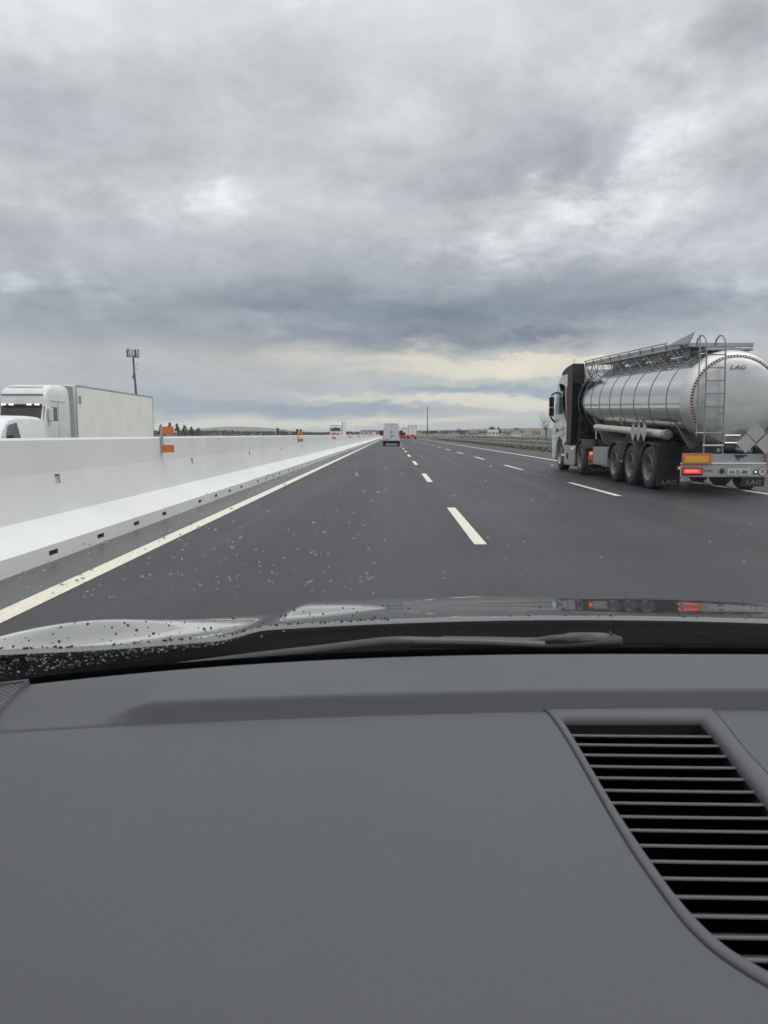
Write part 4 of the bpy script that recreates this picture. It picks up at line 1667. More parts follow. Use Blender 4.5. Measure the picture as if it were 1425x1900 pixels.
g.add(flat, fs)
g.build('dashboard', M['dash'], CAR, smooth=180, fix=False)

# vent: trim ring, dark void, slats
vent = MB()
secs = [(-.02, -.006, 1), (.0, .0005, 0), (.05, .0015, 0), (.2, .0026, 0), (.5, .0028, 0), (.75, .0018, 0), (.92, -.0010, 0), (1.0, -.005, 0), (1.0, -.008, 0)]
nrm = []
for i in range(NO):
    nrm.append((inner[i] - outer[i]))
vs, fs, mi = [], [], []
for (f, dz, _) in secs:
    for i in range(NO):
        p = outer[i] + nrm[i] * f
        vs.append((p.x - CX, p.y, dash_z(p.x, min(p.y, y_seam(p.x) - .007)) + dz))
for s_ in range(len(secs) - 1):
    for i in range(NO):
        fs.append((s_ * NO + i, s_ * NO + (i + 1) % NO, (s_ + 1) * NO + (i + 1) % NO, (s_ + 1) * NO + i))
vent.add(vs, fs)
vo = vent.build('air_vent', M['vent_trim'], CAR, smooth=180)
g = MB()
vs = []
for dz in (-.0078, -.085):
    for i in range(NO):
        p = inner[i]
        vs.append((p.x - CX, p.y, dash_z(p.x, min(p.y, y_seam(p.x) - .007)) + dz))
fs = [(i, (i + 1) % NO, NO + (i + 1) % NO, NO + i) for i in range(NO)] + [tuple(range(NO, 2 * NO))]
g.add(vs, fs)
g.build('vent_well', M['void'], vo, fix=False)
# the thin dark gap round the ring
g = MB()
vs = []
for i in range(NO):
    a = outer[(i - 1) % NO]; b = outer[(i + 1) % NO]
    tg = (b - a).normalized()
    nn = Vector((tg.y, -tg.x, 0))
    if nn.dot(nrm[i]) > 0: nn = -nn
    for off in (-.0012, .0012):
        p = outer[i] + nn * off
        vs.append((p.x - CX, p.y, dash_z(p.x, min(p.y, y_seam(p.x) - .004)) + .0007))
fs = [(2 * i, 2 * i + 1, 2 * ((i + 1) % NO) + 1, 2 * ((i + 1) % NO)) for i in range(NO)]
g.add(vs, fs)
g.build('panel_gap', M['groove'], vo, fix=False)


def span_at(poly, y):
    xs = []
    for i in range(len(poly)):
        a, b = poly[i], poly[(i + 1) % len(poly)]
        if (a.y > y) != (b.y > y):
            xs.append(a.x + (b.x - a.x) * (y - a.y) / (b.y - a.y))
    return (min(xs), max(xs)) if len(xs) >= 2 else None


slat_py = [1355, 1372, 1391, 1412, 1433, 1456, 1479, 1505, 1530, 1558, 1587, 1618, 1652, 1687, 1725, 1766]
ys_ = [on_dash(1300 if py < 1500 else 1400, py).y for py in slat_py]
for q in range(3):
    ys_.append(ys_[-1] - (ys_[-3] - ys_[-2]))
for y in ys_:
    sp = span_at(inner, y)
    if not sp: continue
    x0, x1 = sp
    if x1 - x0 < .02: continue
    zz = dash_z((x0 + x1) / 2, y) - .006
    g = MB()
    n = 10
    for q in range(n):
        xa, xb = x0 - .004 + (x1 - x0 + .008) * q / n, x0 - .004 + (x1 - x0 + .008) * (q + 1) / n
        za, zb = dash_z(xa, y) - .006, dash_z(xb, y) - .006
        pr_ = [(-.0016, -.0012), (-.0010, .0), (.0010, .0), (.0016, -.0012), (.0245, -.0135), (.0225, -.0135)]
        vs = [(xa - CX, y + a, za + b) for a, b in pr_] + [(xb - CX, y + a, zb + b) for a, b in pr_]
        fs = [(i, (i + 1) % 6, 6 + (i + 1) % 6, 6 + i) for i in range(6)]
        if q == 0: fs.append(tuple(range(6)))
        if q == n - 1: fs.append(tuple(range(6, 12)))
        g.add(vs, fs)
    g.build('vent_slat', M['slat'], vo)

# speaker grille in the far left corner
def make_perf():
    m, nt, b = new_mat('perforated_grille')
    N, L = nt.nodes, nt.links
    tc = N.new('ShaderNodeTexCoord')
    mp = N.new('ShaderNodeMapping'); mp.inputs['Scale'].default_value = (210, 210, 0); mp.inputs['Rotation'].default_value = (0, 0, R(20))
    L.new(tc.outputs['Object'], mp.inputs['Vector'])
    fr = N.new('ShaderNodeVectorMath'); fr.operation = 'FRACTION'
    L.new(mp.outputs[0], fr.inputs[0])
    sb = N.new('ShaderNodeVectorMath'); sb.operation = 'SUBTRACT'; sb.inputs[1].default_value = (.5, .5, 0)
    L.new(fr.outputs[0], sb.inputs[0])
    ln = N.new('ShaderNodeVectorMath'); ln.operation = 'LENGTH'
    L.new(sb.outputs[0], ln.inputs[0])
    lt = N.new('ShaderNodeMath'); lt.operation = 'LESS_THAN'; lt.inputs[1].default_value = .33
    L.new(ln.outputs['Value'], lt.inputs[0])
    mx = N.new('ShaderNodeMix'); mx.data_type = 'RGBA'
    mx.inputs['A'].default_value = (.09, .092, .1, 1); mx.inputs['B'].default_value = (.005, .005, .005, 1)
    L.new(lt.outputs[0], mx.inputs['Factor'])
    L.new(mx.outputs['Result'], b.inputs['Base Color'])
    b.inputs['Roughness'].default_value = .6
    return m


M['perf'] = make_perf()
ga, gb = on_dash(52, 1276), on_dash(0, 1327)
gc = gb + (gb - ga) * 1.6
gp = [Vector((ga.x, y_edge(ga.x) - .017, 0)), gb, gc, Vector((gc.x - .06, y_edge(gc.x - .06) - .017, 0)), Vector(((ga.x + gc.x - .06) / 2, y_edge((ga.x + gc.x - .06) / 2) - .017, 0))]
for p in gp: p.z = dash_z(p.x, p.y) + .004
g = MB()
n = len(gp)
c_ = sum(gp, Vector()) / n
ins = []
for i in range(n):
    ins.append(gp[i].lerp(c_, .10))
vs = [(p.x - CX, p.y, p.z - .008) for p in gp] + [(p.lerp(c_, .05).x - CX, p.lerp(c_, .05).y, p.z + .004) for p in gp] + [(p.x - CX, p.y, p.z + .004) for p in ins] + [(p.x - CX, p.y, p.z + .0012) for p in ins]
fs = []
for s_ in range(3):
    fs += [(s_ * n + i, s_ * n + (i + 1) % n, (s_ + 1) * n + (i + 1) % n, (s_ + 1) * n + i) for i in range(n)]
g.add(vs, fs)
sp_o = g.build('speaker_grille', M['vent_trim'], CAR, smooth=50)
g = MB().add([(p.x - CX, p.y, p.z + .0016) for p in ins], [tuple(range(n))])
g.build('mesh_cover', M['perf'], sp_o, fix=False)

# windscreen: raked, curved pane
RAKE = .577
def glass_base(x): return y_edge(x) + .035
GZ = 1.008


def glass_pt(x, s_, off=0.0):
    """s_: distance back from the base line along y"""
    y = glass_base(x) - s_
    z = GZ + RAKE * s_
    nn = Vector((0.06 * (x - CX), .5, .866)).normalized()
    return Vector((x, y, z)) + nn * off


def on_glass(px, py, off=0.0):
    d = ray(px, py)
    t = .5
    for _ in range(40):
        p = EYE + d * t
        f = p.z - off * 1.155 - (GZ + RAKE * (glass_base(p.x) - p.y))
        t -= f / (d.z + RAKE * d.y)
    return EYE + d * t


def make_glass():
    m = bpy.data.materials.new('windscreen_glass')
    m.use_nodes = True
    nt = m.node_tree
    N, L = nt.nodes, nt.links
    N.remove(N['Principled BSDF'])
    tr = N.new('ShaderNodeBsdfTransparent'); tr.inputs['Color'].default_value = (.955, .965, .965, 1)
    gl = N.new('ShaderNodeBsdfGlossy'); gl.inputs['Roughness'].default_value = .0
    # Schlick reflectance, the same from both sides of the pane
    ge = N.new('ShaderNodeNewGeometry')
    dt = N.new('ShaderNodeVectorMath'); dt.operation = 'DOT_PRODUCT'
    L.new(ge.outputs['Normal'], dt.inputs[0]); L.new(ge.outputs['Incoming'], dt.inputs[1])

    def mm(op, x, y):
        n = N.new('ShaderNodeMath'); n.operation = op
        for i, v in enumerate((x, y)):
            if isinstance(v, (int, float)): n.inputs[i].default_value = v
            elif v is not None: L.new(v, n.inputs[i])
        return n.outputs[0]
    c = mm('ABSOLUTE', dt.outputs['Value'], None)
    fr = mm('MULTIPLY_ADD', mm('POWER', mm('SUBTRACT', 1.0, c), 5.0), .22)
    fr.node.inputs[2].default_value = .022
    mx = N.new('ShaderNodeMixShader')
    L.new(fr, mx.inputs[0]); L.new(tr.outputs[0], mx.inputs[1]); L.new(gl.outputs[0], mx.inputs[2])
    L.new(mx.outputs[0], N['Material Output'].inputs['Surface'])
    return m


M['glass'] = make_glass()
g = MB()
GX0, GX1, NXG, NSG = -.66, 1.36, 40, 24
S0, S1_ = -.09, .98
g.grid(lambda u, v: rel(glass_pt(GX0 + (GX1 - GX0) * u, S0 + (S1_ - S0) * v, 0)), NXG, NSG)
g.grid(lambda u, v: rel(glass_pt(GX0 + (GX1 - GX0) * u, S0 + (S1_ - S0) * v, -.005)), NXG, NSG, True)
ws = g.build('windscreen', M['glass'], CAR, smooth=180, fix=False)
g = MB()
g.grid(lambda u, v: rel(glass_pt(GX0 + (GX1 - GX0) * u, S0 + (.020 - S0) * v, .0012)), NXG, 3)
g.grid(lambda u, v: rel(glass_pt(GX0 + (GX1 - GX0) * u, S0 + (.020 - S0) * v, -.0062)), NXG, 3, True)
g.build('black_border', M['frit'], ws, smooth=180, fix=False)

def hood_y0(x): return 1.352 - .245 * (x - CX) ** 2


# bonnet
SL = [(-.03, 9.3), (0, 9.3), (.06, 8.4), (.13, 7.3), (.22, 6.5), (.3, 6.7), (.38, 7.6), (.44, 9.5), (.50, 14), (.58, 24), (.70, 40), (.9, 62)]


def slope(t):
    for (a, sa), (b, sb) in zip(SL, SL[1:]):
        if t <= b:
            return sa + (sb - sa) * max(0, (t - a) / (b - a))
    return SL[-1][1]


HT = []
z_ = .978
tt = 0.0
while tt < .92:
    HT.append(z_)
    z_ -= math.tan(R(slope(tt))) * .005
    tt += .005


def hood_long(t):
    if t <= 0: return HT[0]
    i = min(len(HT) - 2, int(t / .005))
    f = t / .005 - i
    return HT[i] + (HT[i + 1] - HT[i]) * f


def hood_z(x, y):
    t = y - hood_y0(x)
    u = abs(x - CX)
    z = hood_long(t)
    grow = sstep(-.05, .60, t)
    z -= .024 * sstep(.545, .625, u + .05 * (t - .25)) * (.55 + .45 * grow)
    z += .020 * math.exp(-((u - 1.0) / .14) ** 2) * (.6 + .4 * grow)
    z -= .9 * max(0, u - 1.06) ** 1.6
    if t < .006:
        q = (.006 - t) / .012
        z -= .0022 * q * q
    return z


g = MB()


def hood_fn(u, v):
    x = CX - 1.25 + 2.5 * u
    if v < .08:
        t = -.012 + .026 * (v / .08)
    else:
        t = .014 + .80 * ((v - .08) / .92)
    y = hood_y0(x) + t
    return rel((x, y, hood_z(x, y)))


g.grid(hood_fn, 260, 150)
# turned-down rear lip
g.grid(lambda u, v: rel((CX - 1.25 + 2.5 * u, hood_y0(CX - 1.25 + 2.5 * u) - .012 + .004 * v, hood_z(CX - 1.25 + 2.5 * u, hood_y0(CX - 1.25 + 2.5 * u) - .012) - .006 * v)), 80, 2, True)
g.build('bonnet', M['hood'], CAR, smooth=180, fix=False)

# cowl panel below the glass, in front of it the bonnet


g = MB()


def cowl_fn(u, v):
    x = -.75 + 2.2 * u
    a = glass_base(x) + .06
    b = hood_y0(x) + .004
    if v > .86:      # upstand closing the gap under the bonnet's rear edge
        q = (v - .86) / .14
        return rel((x, b + .03 * q, .905 + (hood_z(x, b + .02) - .012 - .905) * q))
    q = v / .86
    z = .950 - .045 * math.sin(min(1, q * 1.5) * math.pi * .5) + .010 * math.exp(-((q - .45) / .06) ** 2)
    return rel((x, a + (b - a) * q, z))


g.grid(cowl_fn, 60, 24)
g.build('cowl', M['cowl'], CAR, smooth=180)

# wiper: arm from its pivot cap, long blade lying along the foot of the glass
wp = [(1152, 1190), (1120, 1183), (1060, 1182), (1025, 1183), (1000, 1187), (960, 1187), (900, 1186), (820, 1185), (740, 1186), (680, 1192), (600, 1202), (520, 1212), (440, 1221)]
pts = [Vector(rel(on_glass(a, b + 2, .020))) for a, b in wp]


def sweep(pts, hs, ws_, name, m, par):
    """flat bar: height hs (across the glass), thickness ws_, along pts"""
    g = MB()
    nn = Vector((0, .5, .866))
    vs, fs = [], []
    k = len(pts)
    for i, p in enumerate(pts):
        d = (pts[min(i + 1, k - 1)] - pts[max(i - 1, 0)]).normalized()
        up = (nn.cross(d)).normalized()
        if up.z < 0: up = -up
        h, w = hs[i] / 2, ws_[i] / 2
        for q in range(10):
            a = 2 * math.pi * q / 10
            ca, sa = math.cos(a), math.sin(a)
            e = .55
            vs.append(p + up * (math.copysign(abs(ca) ** e, ca) * h) + nn * (math.copysign(abs(sa) ** e, sa) * w))
    for i in range(k - 1):
        for q in range(10):
            fs.append((i * 10 + q, i * 10 + (q + 1) % 10, (i + 1) * 10 + (q + 1) % 10, (i + 1) * 10 + q))
    fs.append(tuple(range(10))); fs.append(tuple(range((k - 1) * 10, k * 10)))
    g.add(vs, fs)
    return g.build(name, m, par, smooth=50)


arm_pts = smooth_curve(pts[:8], 40)
ah = [.003 if i == 0 else (.016 if i < 3 else (.017 - .009 * sstep(8, 15, i))) for i in range(41)]
aw = [.006 if i == 0 else (.014 if i < 14 else .009) for i in range(41)]
wiper = sweep(arm_pts, ah, aw, 'wiper', M['wiper'], CAR)
bl_pts = smooth_curve([Vector(rel(on_glass(a, b, .012))) for a, b in ((1010, 1196), (900, 1191), (800, 1189), (735, 1188), (680, 1193), (600, 1203), (520, 1212), (430, 1223), (330, 1236))], 60)
sweep(bl_pts, [.006] * 20 + [.006 - .003 * i / 41 for i in range(41)], [.010] * 61, 'blade', M['wiper'], wiper)
sweep(smooth_curve([Vector(rel(on_glass(a, b, .010))) for a, b in ((1152, 1192), (1000, 1200), (880, 1197), (760, 1196))], 20), [.004] * 21, [.008] * 21, 'rubber_strip', M['frit'], wiper)
capp = Vector(rel(on_glass(1133, 1184, .0215)))
g = MB()
g.box(-.0008, .0008, -.006, .006, -.0085, .0085)
o = g.build('pivot_cap_seam', M['frit'], wiper)
o.location = capp

# unseen roof and pillars overhead, added to shade the dash
g = MB()


def roof_fn(u, v):
    x = CX - .72 + 1.44 * u
    e = (2 * u - 1)
    y = -.02 + .06 * (1 - e * e) - 2.2 * v
    z = 1.575 - .05 * e * e * e * e + .05 * math.sin(min(1, v * 2) * 1.57)
    return rel((x, y, z))


g.grid(roof_fn, 20, 12)
g.grid(lambda u, v: tuple(Vector(roof_fn(u, v)) + Vector((0, 0, .05))), 20, 12)
g.build('roof', M['headliner'], CAR, smooth=60)
for sx in (-1, 1):
    xb = CX + sx * .93
    g = MB().tube([rel((CX + sx * 1.0, .86, .98)), rel((CX + sx * .85, .45, 1.3)), rel((CX + sx * .72, .05, 1.56))], .05, 10)
    g.build('windscreen_pillar', M['headliner'], CAR, smooth=60)

# unseen doors and cabin back, added to cut light on the dash
for sx in (-1, 1):
    xd = CX + sx * .80
    g = MB()
    g.box(min(xd, xd + .08 * sx) - CX, max(xd, xd + .08 * sx) - CX, -2.2, .62, .15, 1.02)
    g.box(min(xd, xd + .08 * sx) - CX, max(xd, xd + .08 * sx) - CX, -.35, -.2, 1.02, 1.52)
    g.box(min(xd, xd + .08 * sx) - CX, max(xd, xd + .08 * sx) - CX, -2.2, -1.3, 1.02, 1.52)
    g.build('door', M['headliner'], CAR)
g = MB().box(-.72, .72, -2.3, -2.22, .15, 1.58)
g.box(-.72, .72, -1.1, -.95, .3, 1.15)
g.build('rear_shade_wall', M['headliner'], CAR)
MB().box(-.8, .8, -2.2, .6, .10, .14).build('cabin_floor', M['headliner'], CAR)

# ================================================================== RAIN DROPS
def make_water():
    m, nt, b = new_mat('water_drop')
    b.inputs['Base Color'].default_value = (1, 1, 1, 1)
    b.inputs['Roughness'].default_value = 0.02
    b.inputs['IOR'].default_value = 1.33
    b.inputs['Transmission Weight'].default_value = 1.0
    return m


M['water'] = make_water()
M['bead'] = mat('bead_on_paint', (.012, .012, .013), .08, var=0, spec=.4)


def drop(mb, p, nn, r, h, stretch, rnd):
    nn = nn.normalized()
    a = Vector((1, 0, 0))
    u = (a - nn * a.dot(nn)).normalized()
    w = nn.cross(u)
    th = rnd.random() * 6.28
    n, m_ = 12, 4
    vs, fs = [], []
    o1, o2 = rnd.random() * 6, rnd.random() * 6
    ph = [1 + .12 * math.sin(2 * math.pi * q / n * 2 + o1) + .07 * math.sin(2 * math.pi * q / n * 3 + o2) for q in range(n)]
    for j in range(m_):
        el = (math.pi / 2) * j / m_
        for i in range(n):
            t = 2 * math.pi * i / n
            rr = r * math.cos(el) * ph[i]
            vs.append(p + u * (rr * math.cos(t)) + w * (rr * math.sin(t) * stretch) + nn * (h * math.sin(el)))
    vs.append(p + nn * h)
    for j in range(m_ - 1):
        for i in range(n):
            fs.append((j * n + i, j * n + (i + 1) % n, (j + 1) * n + (i + 1) % n, (j + 1) * n + i))
    for i in range(n):
        fs.append(((m_ - 1) * n + i, (m_ - 1) * n + (i + 1) % n, m_ * n))
    fs.append(tuple(reversed(range(n))))
    mb.add(vs, fs)


rnd = random.Random(17)
g = MB()
GN = Vector((0, .5, .866))
spots = []


def over_barrier(px, py):
    return px < 640 and py < 1075 - .43 * px * (1 if px < 620 else 1)


for i in range(330):      # scattered over the lower left of the pane
    px = rnd.uniform(-30, 720) if rnd.random() < .74 else rnd.uniform(600, 1440)
    py = rnd.uniform(870, 1108) if rnd.random() < .6 else 1108 - abs(rnd.gauss(0, 70))
    if px > 700: py = rnd.uniform(830, 1085) if rnd.random() < .5 else 0
    if py < 800: continue
    if over_barrier(px, py): continue
    spots.append((px, py, rnd.choice((1.7, 2.0, 2.3, 2.7, 3.3)), .62))
for i in range(420):      # fine spray near the foot of the pane on the left
    px = rnd.uniform(-40, 430) * (1 if rnd.random() < .8 else 1.3)
    lo = 1216 - .108 * px
    py = lo + rnd.random() * (44 - .05 * px)
    spots.append((px, py, rnd.choice((1.0, 1.2, 1.4, 1.7, 2.1)), .6))
for (px, py, r_, hk) in spots:
    p = on_glass(px, py, .0003)
    dist = (p - EYE).length
    r_m = r_ * 1.0 * dist / F
    drop(g, p, GN, r_m, r_m * hk, rnd.uniform(1.0, 1.4), rnd)
tag(g.build('raindrops', M['water'], smooth=180, fix=True), 'fine raindrops scattered over the windscreen, densest at lower left', 'raindrops', kind='stuff')
g = MB()
for i in range(260):
    px = rnd.uniform(-10, 720) if rnd.random() < .85 else rnd.uniform(720, 1425)
    py = rnd.uniform(1098, 1216)
    d = ray(px, py)
    t_, ok = 1.0, False
    while t_ < 2.2:
        p = EYE + d * t_
        if hood_y0(p.x) < p.y and p.z <= hood_z(p.x, p.y):
            ok = True
            break
        t_ += .004
    if not ok or p.y > hood_y0(p.x) + .44: continue
    p.z = hood_z(p.x, p.y) + .0002
    r_m = rnd.choice((.0012, .0016, .002, .0026)) * 1.0
    drop(g, p, Vector((0, .12, 1)), r_m, r_m * 1.0, 1.0, rnd)
tag(g.build('water_beads', M['bead'], smooth=180), 'dark water beads standing on the glossy bonnet', 'water beads', kind='stuff')

# ================================================================== HAZE
HAZE = 0.00012
hb = MB().box(-5200, 5200, -400, 5700, -1.2, 75)
hz = hb.build('haze', M['glass'], fix=True)
hz.data.materials.clear()
hm = bpy.data.materials.new('haze_air')
hm.use_nodes = True
nt = hm.node_tree
nt.nodes.remove(nt.nodes['Principled BSDF'])
pv = nt.nodes.new('ShaderNodeVolumePrincipled')
pv.inputs['Color'].default_value = (.86, .90, .95, 1)
pv.inputs['Density'].default_value = HAZE
nt.links.new(pv.outputs[0], nt.nodes['Material Output'].inputs['Volume'])
hz.data.materials.append(hm)
tag(hz, kind='stuff')
hz['label'] = 'pale haze in the air over the whole road'
hz['category'] = 'haze'

# ================================================================== SKY
SUN_EL, SUN_AZ = 52, 118      # azimuth from +y (straight ahead) towards +x
w = bpy.data.worlds.new('World')
sc.world = w
w.use_nodes = True
nt = w.node_tree
N, L = nt.nodes, nt.links
bg = N['Background']
tc = N.new('ShaderNodeTexCoord')
sky = N.new('ShaderNodeTexSky')
sky.sky_type = 'NISHITA'
sky.sun_disc = False
sky.sun_elevation = R(SUN_EL)
sky.sun_rotation = R(SUN_AZ)


def math_(op, a, b=None, c=None, clamp=False):
    n = N.new('ShaderNodeMath'); n.operation = op; n.use_clamp = clamp
    for i, x in enumerate((a, b, c)):
        if x is None: continue
        if isinstance(x, (int, float)): n.inputs[i].default_value = x
        else: L.new(x, n.inputs[i])
    return n.outputs[0]


def vmath(op, a, b=None, c=None, scale=None):
    n = N.new('ShaderNodeVectorMath'); n.operation = op
    for i, x in enumerate((a, b, c)):
        if x is None: continue
        if isinstance(x, tuple): n.inputs[i].default_value = x
        else: L.new(x, n.inputs[i])
    if scale is not None:
        if isinstance(scale, (int, float)): n.inputs['Scale'].default_value = scale
        else: L.new(scale, n.inputs['Scale'])
    return n


def maprange(v, f0, f1, t0, t1):
    n = N.new('ShaderNodeMapRange')
    L.new(v, n.inputs['Value'])
    n.inputs['From Min'].default_value = f0; n.inputs['From Max'].default_value = f1
    n.inputs['To Min'].default_value = t0; n.inputs['To Max'].default_value = t1
    return n.outputs[0]


sx_ = N.new('ShaderNodeSeparateXYZ')
L.new(tc.outputs['Generated'], sx_.inputs[0])
az = math_('ARCTAN2', sx_.outputs['X'], sx_.outputs['Y'])
el = math_('ARCSINE', sx_.outputs['Z'])
DEG = 180 / math.pi
azd = math_('MULTIPLY', az, DEG)
eld = math_('MULTIPLY', el, DEG)
# cloud plane
zden = math_('MAXIMUM', math_('ADD', sx_.outputs['Z'], .32), .2)
cp = N.new('ShaderNodeCombineXYZ')
L.new(math_('DIVIDE', sx_.outputs['X'], zden), cp.inputs[0])
L.new(math_('DIVIDE', sx_.outputs['Y'], zden), cp.inputs[1])


def noise(vec, scale, detail, rough, dist=0.0, off=(0, 0, 0)):
    v = vmath('ADD', vec, off).outputs[0]
    n = N.new('ShaderNodeTexNoise')
    n.inputs['Scale'].default_value = scale
    n.inputs['Detail'].default_value = detail
    n.inputs['Roughness'].default_value = rough
    n.inputs['Distortion'].default_value = dist
    L.new(v, n.inputs['Vector'])
    return n


n1 = noise(cp.outputs[0], 2.4, 9, .58, .1, (3.1, 7.7, 0))
n2 = noise(cp.outputs[0], 6.5, 8, .62, .1, (11.3, 2.2, 4))
n3 = noise(cp.outputs[0], 18, 6, .6, .0, (1.3, 8.2, 2))
warp = noise(cp.outputs[0], 4.2, 9, .66, 0, (5.5, 1.1, 9))
# warped view direction in degrees, for the big masses
wv = vmath('SUBTRACT', warp.outputs['Color'], (.5, .5, .5)).outputs[0]
ae = N.new('ShaderNodeCombineXYZ')
L.new(azd, ae.inputs[0]); L.new(eld, ae.inputs[1])
wamp = maprange(eld, 0, 14, .16, 1.0)
wsc = vmath('MULTIPLY', wv, (13, 8.0, 0)).outputs[0]
wsc2 = vmath('SCALE', wsc, scale=wamp).outputs[0]
P0 = vmath('ADD', ae.outputs[0], wsc2).outputs[0]


def dirdeg(px, py):
    d = ray(px, py)
    return math.degrees(math.atan2(d.x, d.y)), math.degrees(math.asin(d.z))


def blobs(lst):
    acc = None
    for (px, py, rx, ry, amp) in lst:
        a, e = dirdeg(px, py)
        kx, ky = 1 / (rx / F * DEG), 1 / (ry / F * DEG)
        q = vmath('MULTIPLY_ADD', P0, (kx, ky, 0), (-a * kx, -e * ky, 0)).outputs[0]
        dt = vmath('DOT_PRODUCT', q, q).outputs['Value']
        ex = math_('POWER', .36788, dt)
        acc = math_('MULTIPLY_ADD', ex, amp, acc if acc is not None else 0.0)
    return acc


light_b = blobs([
    (60, 40, 160, 70, .32), (365, 345, 60, 38, .75), (400, 390, 190, 45, .35), (540, 15, 40, 20, .3), (1180, 130, 90, 60, .65), (1225, 240, 60, 45, .75),
    (870, 440, 110, 34, .85), (1000, 372, 90, 26, .70), (1120, 382, 90, 34, .95), (960, 470, 160, 30, .60), (1240, 400, 90, 26, .6), (1290, 450, 130, 24, .5), (1400, 520, 90, 40, .7),
    (1180, 340, 130, 24, .4), (100, 535, 170, 26, .55), (30, 500, 90, 30, .45), (500, 592, 70, 14, .3), (1120, 605, 50, 18, .35), (1160, 575, 70, 14, .3),
    (150, 390, 130, 40, .3), (700, 240, 120, 70, .22), (1330, 620, 100, 40, .25), (1380, 190, 60, 60, .35), (1260, 300, 70, 40, .5)])
dark_b = blobs([
    (90, 215, 190, 60, .55), (480, 170, 260, 70, .22), (1050, 280, 170, 65, .75), (900, 150, 170, 70, .42), (740, 340, 130, 40, .35), (1330, 80, 130, 60, .55), (1370, 340, 90, 50, .35),
    (230, 430, 130, 22, .15), (680, 480, 190, 40, .28), (860, 590, 260, 36, .52), (560, 560, 250, 34, .34), (1250, 560, 190, 30, .38), (1050, 520, 160, 24, .3), (950, 545, 90, 20, .2),
    (1250, 290, 60, 30, -.2), (650, 630, 260, 16, .35), (980, 630, 140, 12, .5), (180, 620, 240, 50, .18), (120, 120, 120, 40, .15)])
warm_b = blobs([
    (560, 668, 110, 13, .34), (760, 662, 120, 15, .5), (960, 672, 130, 13, 1.0), (1000, 690, 90, 12, .55), (870, 690, 190, 14, .45), (640, 690, 150, 12, .25), (480, 655, 60, 10, .15),
    (860, 742, 150, 9, .85), (600, 735, 140, 7, .45), (1010, 752, 110, 12, .75), (1180, 660, 160, 20, .2), (330, 790, 130, 9, .75), (560, 786, 190, 8, .75), (740, 781, 120, 7, .55), (900, 776, 120, 8, .4)])
blue_b = blobs([
    (880, 722, 190, 9, .8), (1010, 735, 120, 9, .45), (600, 760, 230, 10, .95), (500, 768, 160, 8, .35), (690, 752, 60, 7, .5), (640, 745, 30, 6, .3), (350, 745, 160, 18, .45), (180, 720, 240, 40, .3),
    (900, 792, 190, 8, .35), (420, 806, 300, 6, .35)])

# overall ladder of brightness with height
ramp = N.new('ShaderNodeValToRGB')
cr = ramp.color_ramp


def s2l(c):
    c /= 255
    return c / 12.92 if c <= .04045 else ((c + .055) / 1.055) ** 2.4


stops = [(-6, (150, 152, 155)), (0, (186, 191, 196)), (1.5, (186, 188, 190)), (3.2, (186, 190, 193)), (5.6, (190, 190, 190)), (7.0, (170, 175, 182)), (9.2, (164, 171, 180)), (12, (184, 187, 193)), (16, (201, 202, 205)), (22, (209, 209, 211)), (30, (222, 222, 223)), (45, (232, 232, 232)), (90, (250, 250, 248))]
E0, E1 = -6, 90
while len(cr.elements) < len(stops):
    cr.elements.new(.5)
for i, (e, c) in enumerate(stops):
    cr.elements[i].position = (e - E0) / (E1 - E0)
    k = 1.0
    cr.elements[i].color = tuple(min(1, s2l(v) * k) for v in c) + (1,)
L.new(maprange(eld, E0, E1, 0, 1), ramp.inputs[0])
# light above the frame, towards the zenith, is stronger
zen = maprange(eld, 30, 75, 1.0, 1.75)
base = vmath('SCALE', ramp.outputs[0], scale=zen).outputs[0]
# cloud texture
tex = math_('ADD', maprange(n1.outputs['Fac'], .3, .7, -.15, .15), maprange(n2.outputs['Fac'], .3, .7, -.085, .085))
tex = math_('ADD', tex, maprange(n3.outputs['Fac'], .3, .7, -.045, .045))
texamp = maprange(eld, 1.0, 12, .25, 1.0)
tex = math_('MULTIPLY', tex, texamp)
mod = math_('ADD', tex, 1.0)
col = vmath('SCALE', base, scale=mod).outputs[0]
# puffy edges on the light masses
puff = maprange(n2.outputs['Fac'], .35, .65, .25, 1.5)
lb = math_('MULTIPLY', light_b, puff)


def addcol(col, v, rgb):
    s_ = vmath('SCALE', rgb, scale=v).outputs[0]
    return vmath('ADD', col, s_).outputs[0]


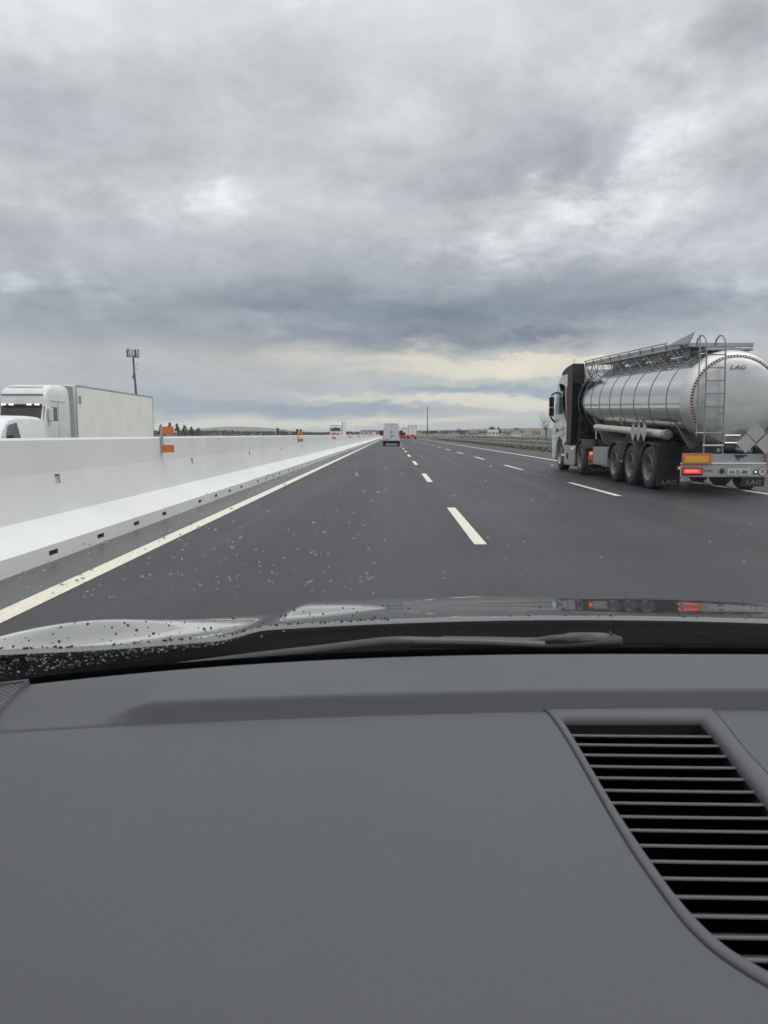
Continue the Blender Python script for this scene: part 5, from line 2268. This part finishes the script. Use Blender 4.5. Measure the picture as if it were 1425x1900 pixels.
def crisp(v, lo, hi, soft, hard):
    n = N.new('ShaderNodeMapRange')
    n.interpolation_type = 'SMOOTHSTEP'
    L.new(v, n.inputs['Value'])
    n.inputs['From Min'].default_value = lo; n.inputs['From Max'].default_value = hi
    return math_('ADD', math_('MULTIPLY', v, soft), math_('MULTIPLY', n.outputs[0], hard))


lb = crisp(lb, .30, .85, .80, .12)
warm_b = crisp(warm_b, .25, .60, .55, .50)
blue_b = crisp(blue_b, .30, .60, .55, .50)
col = addcol(col, lb, (.25, .255, .255))
col = addcol(col, dark_b, (-.29, -.27, -.24))
col = addcol(col, warm_b, (.275, .215, .10))
col = addcol(col, blue_b, (-.17, -.12, -.05))
col = vmath('MAXIMUM', col, (.05, .05, .05)).outputs[0]
# the overcast hides nearly all of the clear sky behind it
skyc = vmath('SCALE', sky.outputs[0], scale=.06).outputs[0]
mx = N.new('ShaderNodeMix'); mx.data_type = 'RGBA'
mx.inputs['Factor'].default_value = .95
L.new(skyc, mx.inputs['A']); L.new(col, mx.inputs['B'])
gain = vmath('SCALE', mx.outputs['Result'], scale=1.14).outputs[0]
L.new(gain, bg.inputs['Color'])
bg.inputs['Strength'].default_value = 1.0
w.cycles.sampling_method = 'MANUAL'
w.cycles.sample_map_resolution = 256

sd = bpy.data.lights.new('sun', 'SUN')
sd.energy = 1.25
sd.angle = R(25)
sd.color = (1, .97, .93)
so = bpy.data.objects.new('sun', sd)
COL.objects.link(so)
dirv = Vector((math.sin(R(SUN_AZ)) * math.cos(R(SUN_EL)), math.cos(R(SUN_AZ)) * math.cos(R(SUN_EL)), math.sin(R(SUN_EL))))
so.rotation_euler = dirv.to_track_quat('Z', 'Y').to_euler()
so.location = (30, -20, 60)

# ================================================================== RENDER SETTINGS
sc.render.engine = 'CYCLES'
sc.cycles.use_denoising = True
sc.cycles.max_bounces = 8
sc.cycles.diffuse_bounces = 3
sc.cycles.glossy_bounces = 4
sc.cycles.transmission_bounces = 6
sc.cycles.transparent_max_bounces = 16
sc.cycles.volume_bounces = 1
sc.cycles.caustics_reflective = False
sc.cycles.caustics_refractive = False
sc.view_settings.view_transform = 'Standard'
sc.view_settings.look = 'None'
sc.view_settings.exposure = 0.0
sc.view_settings.gamma = 1.0
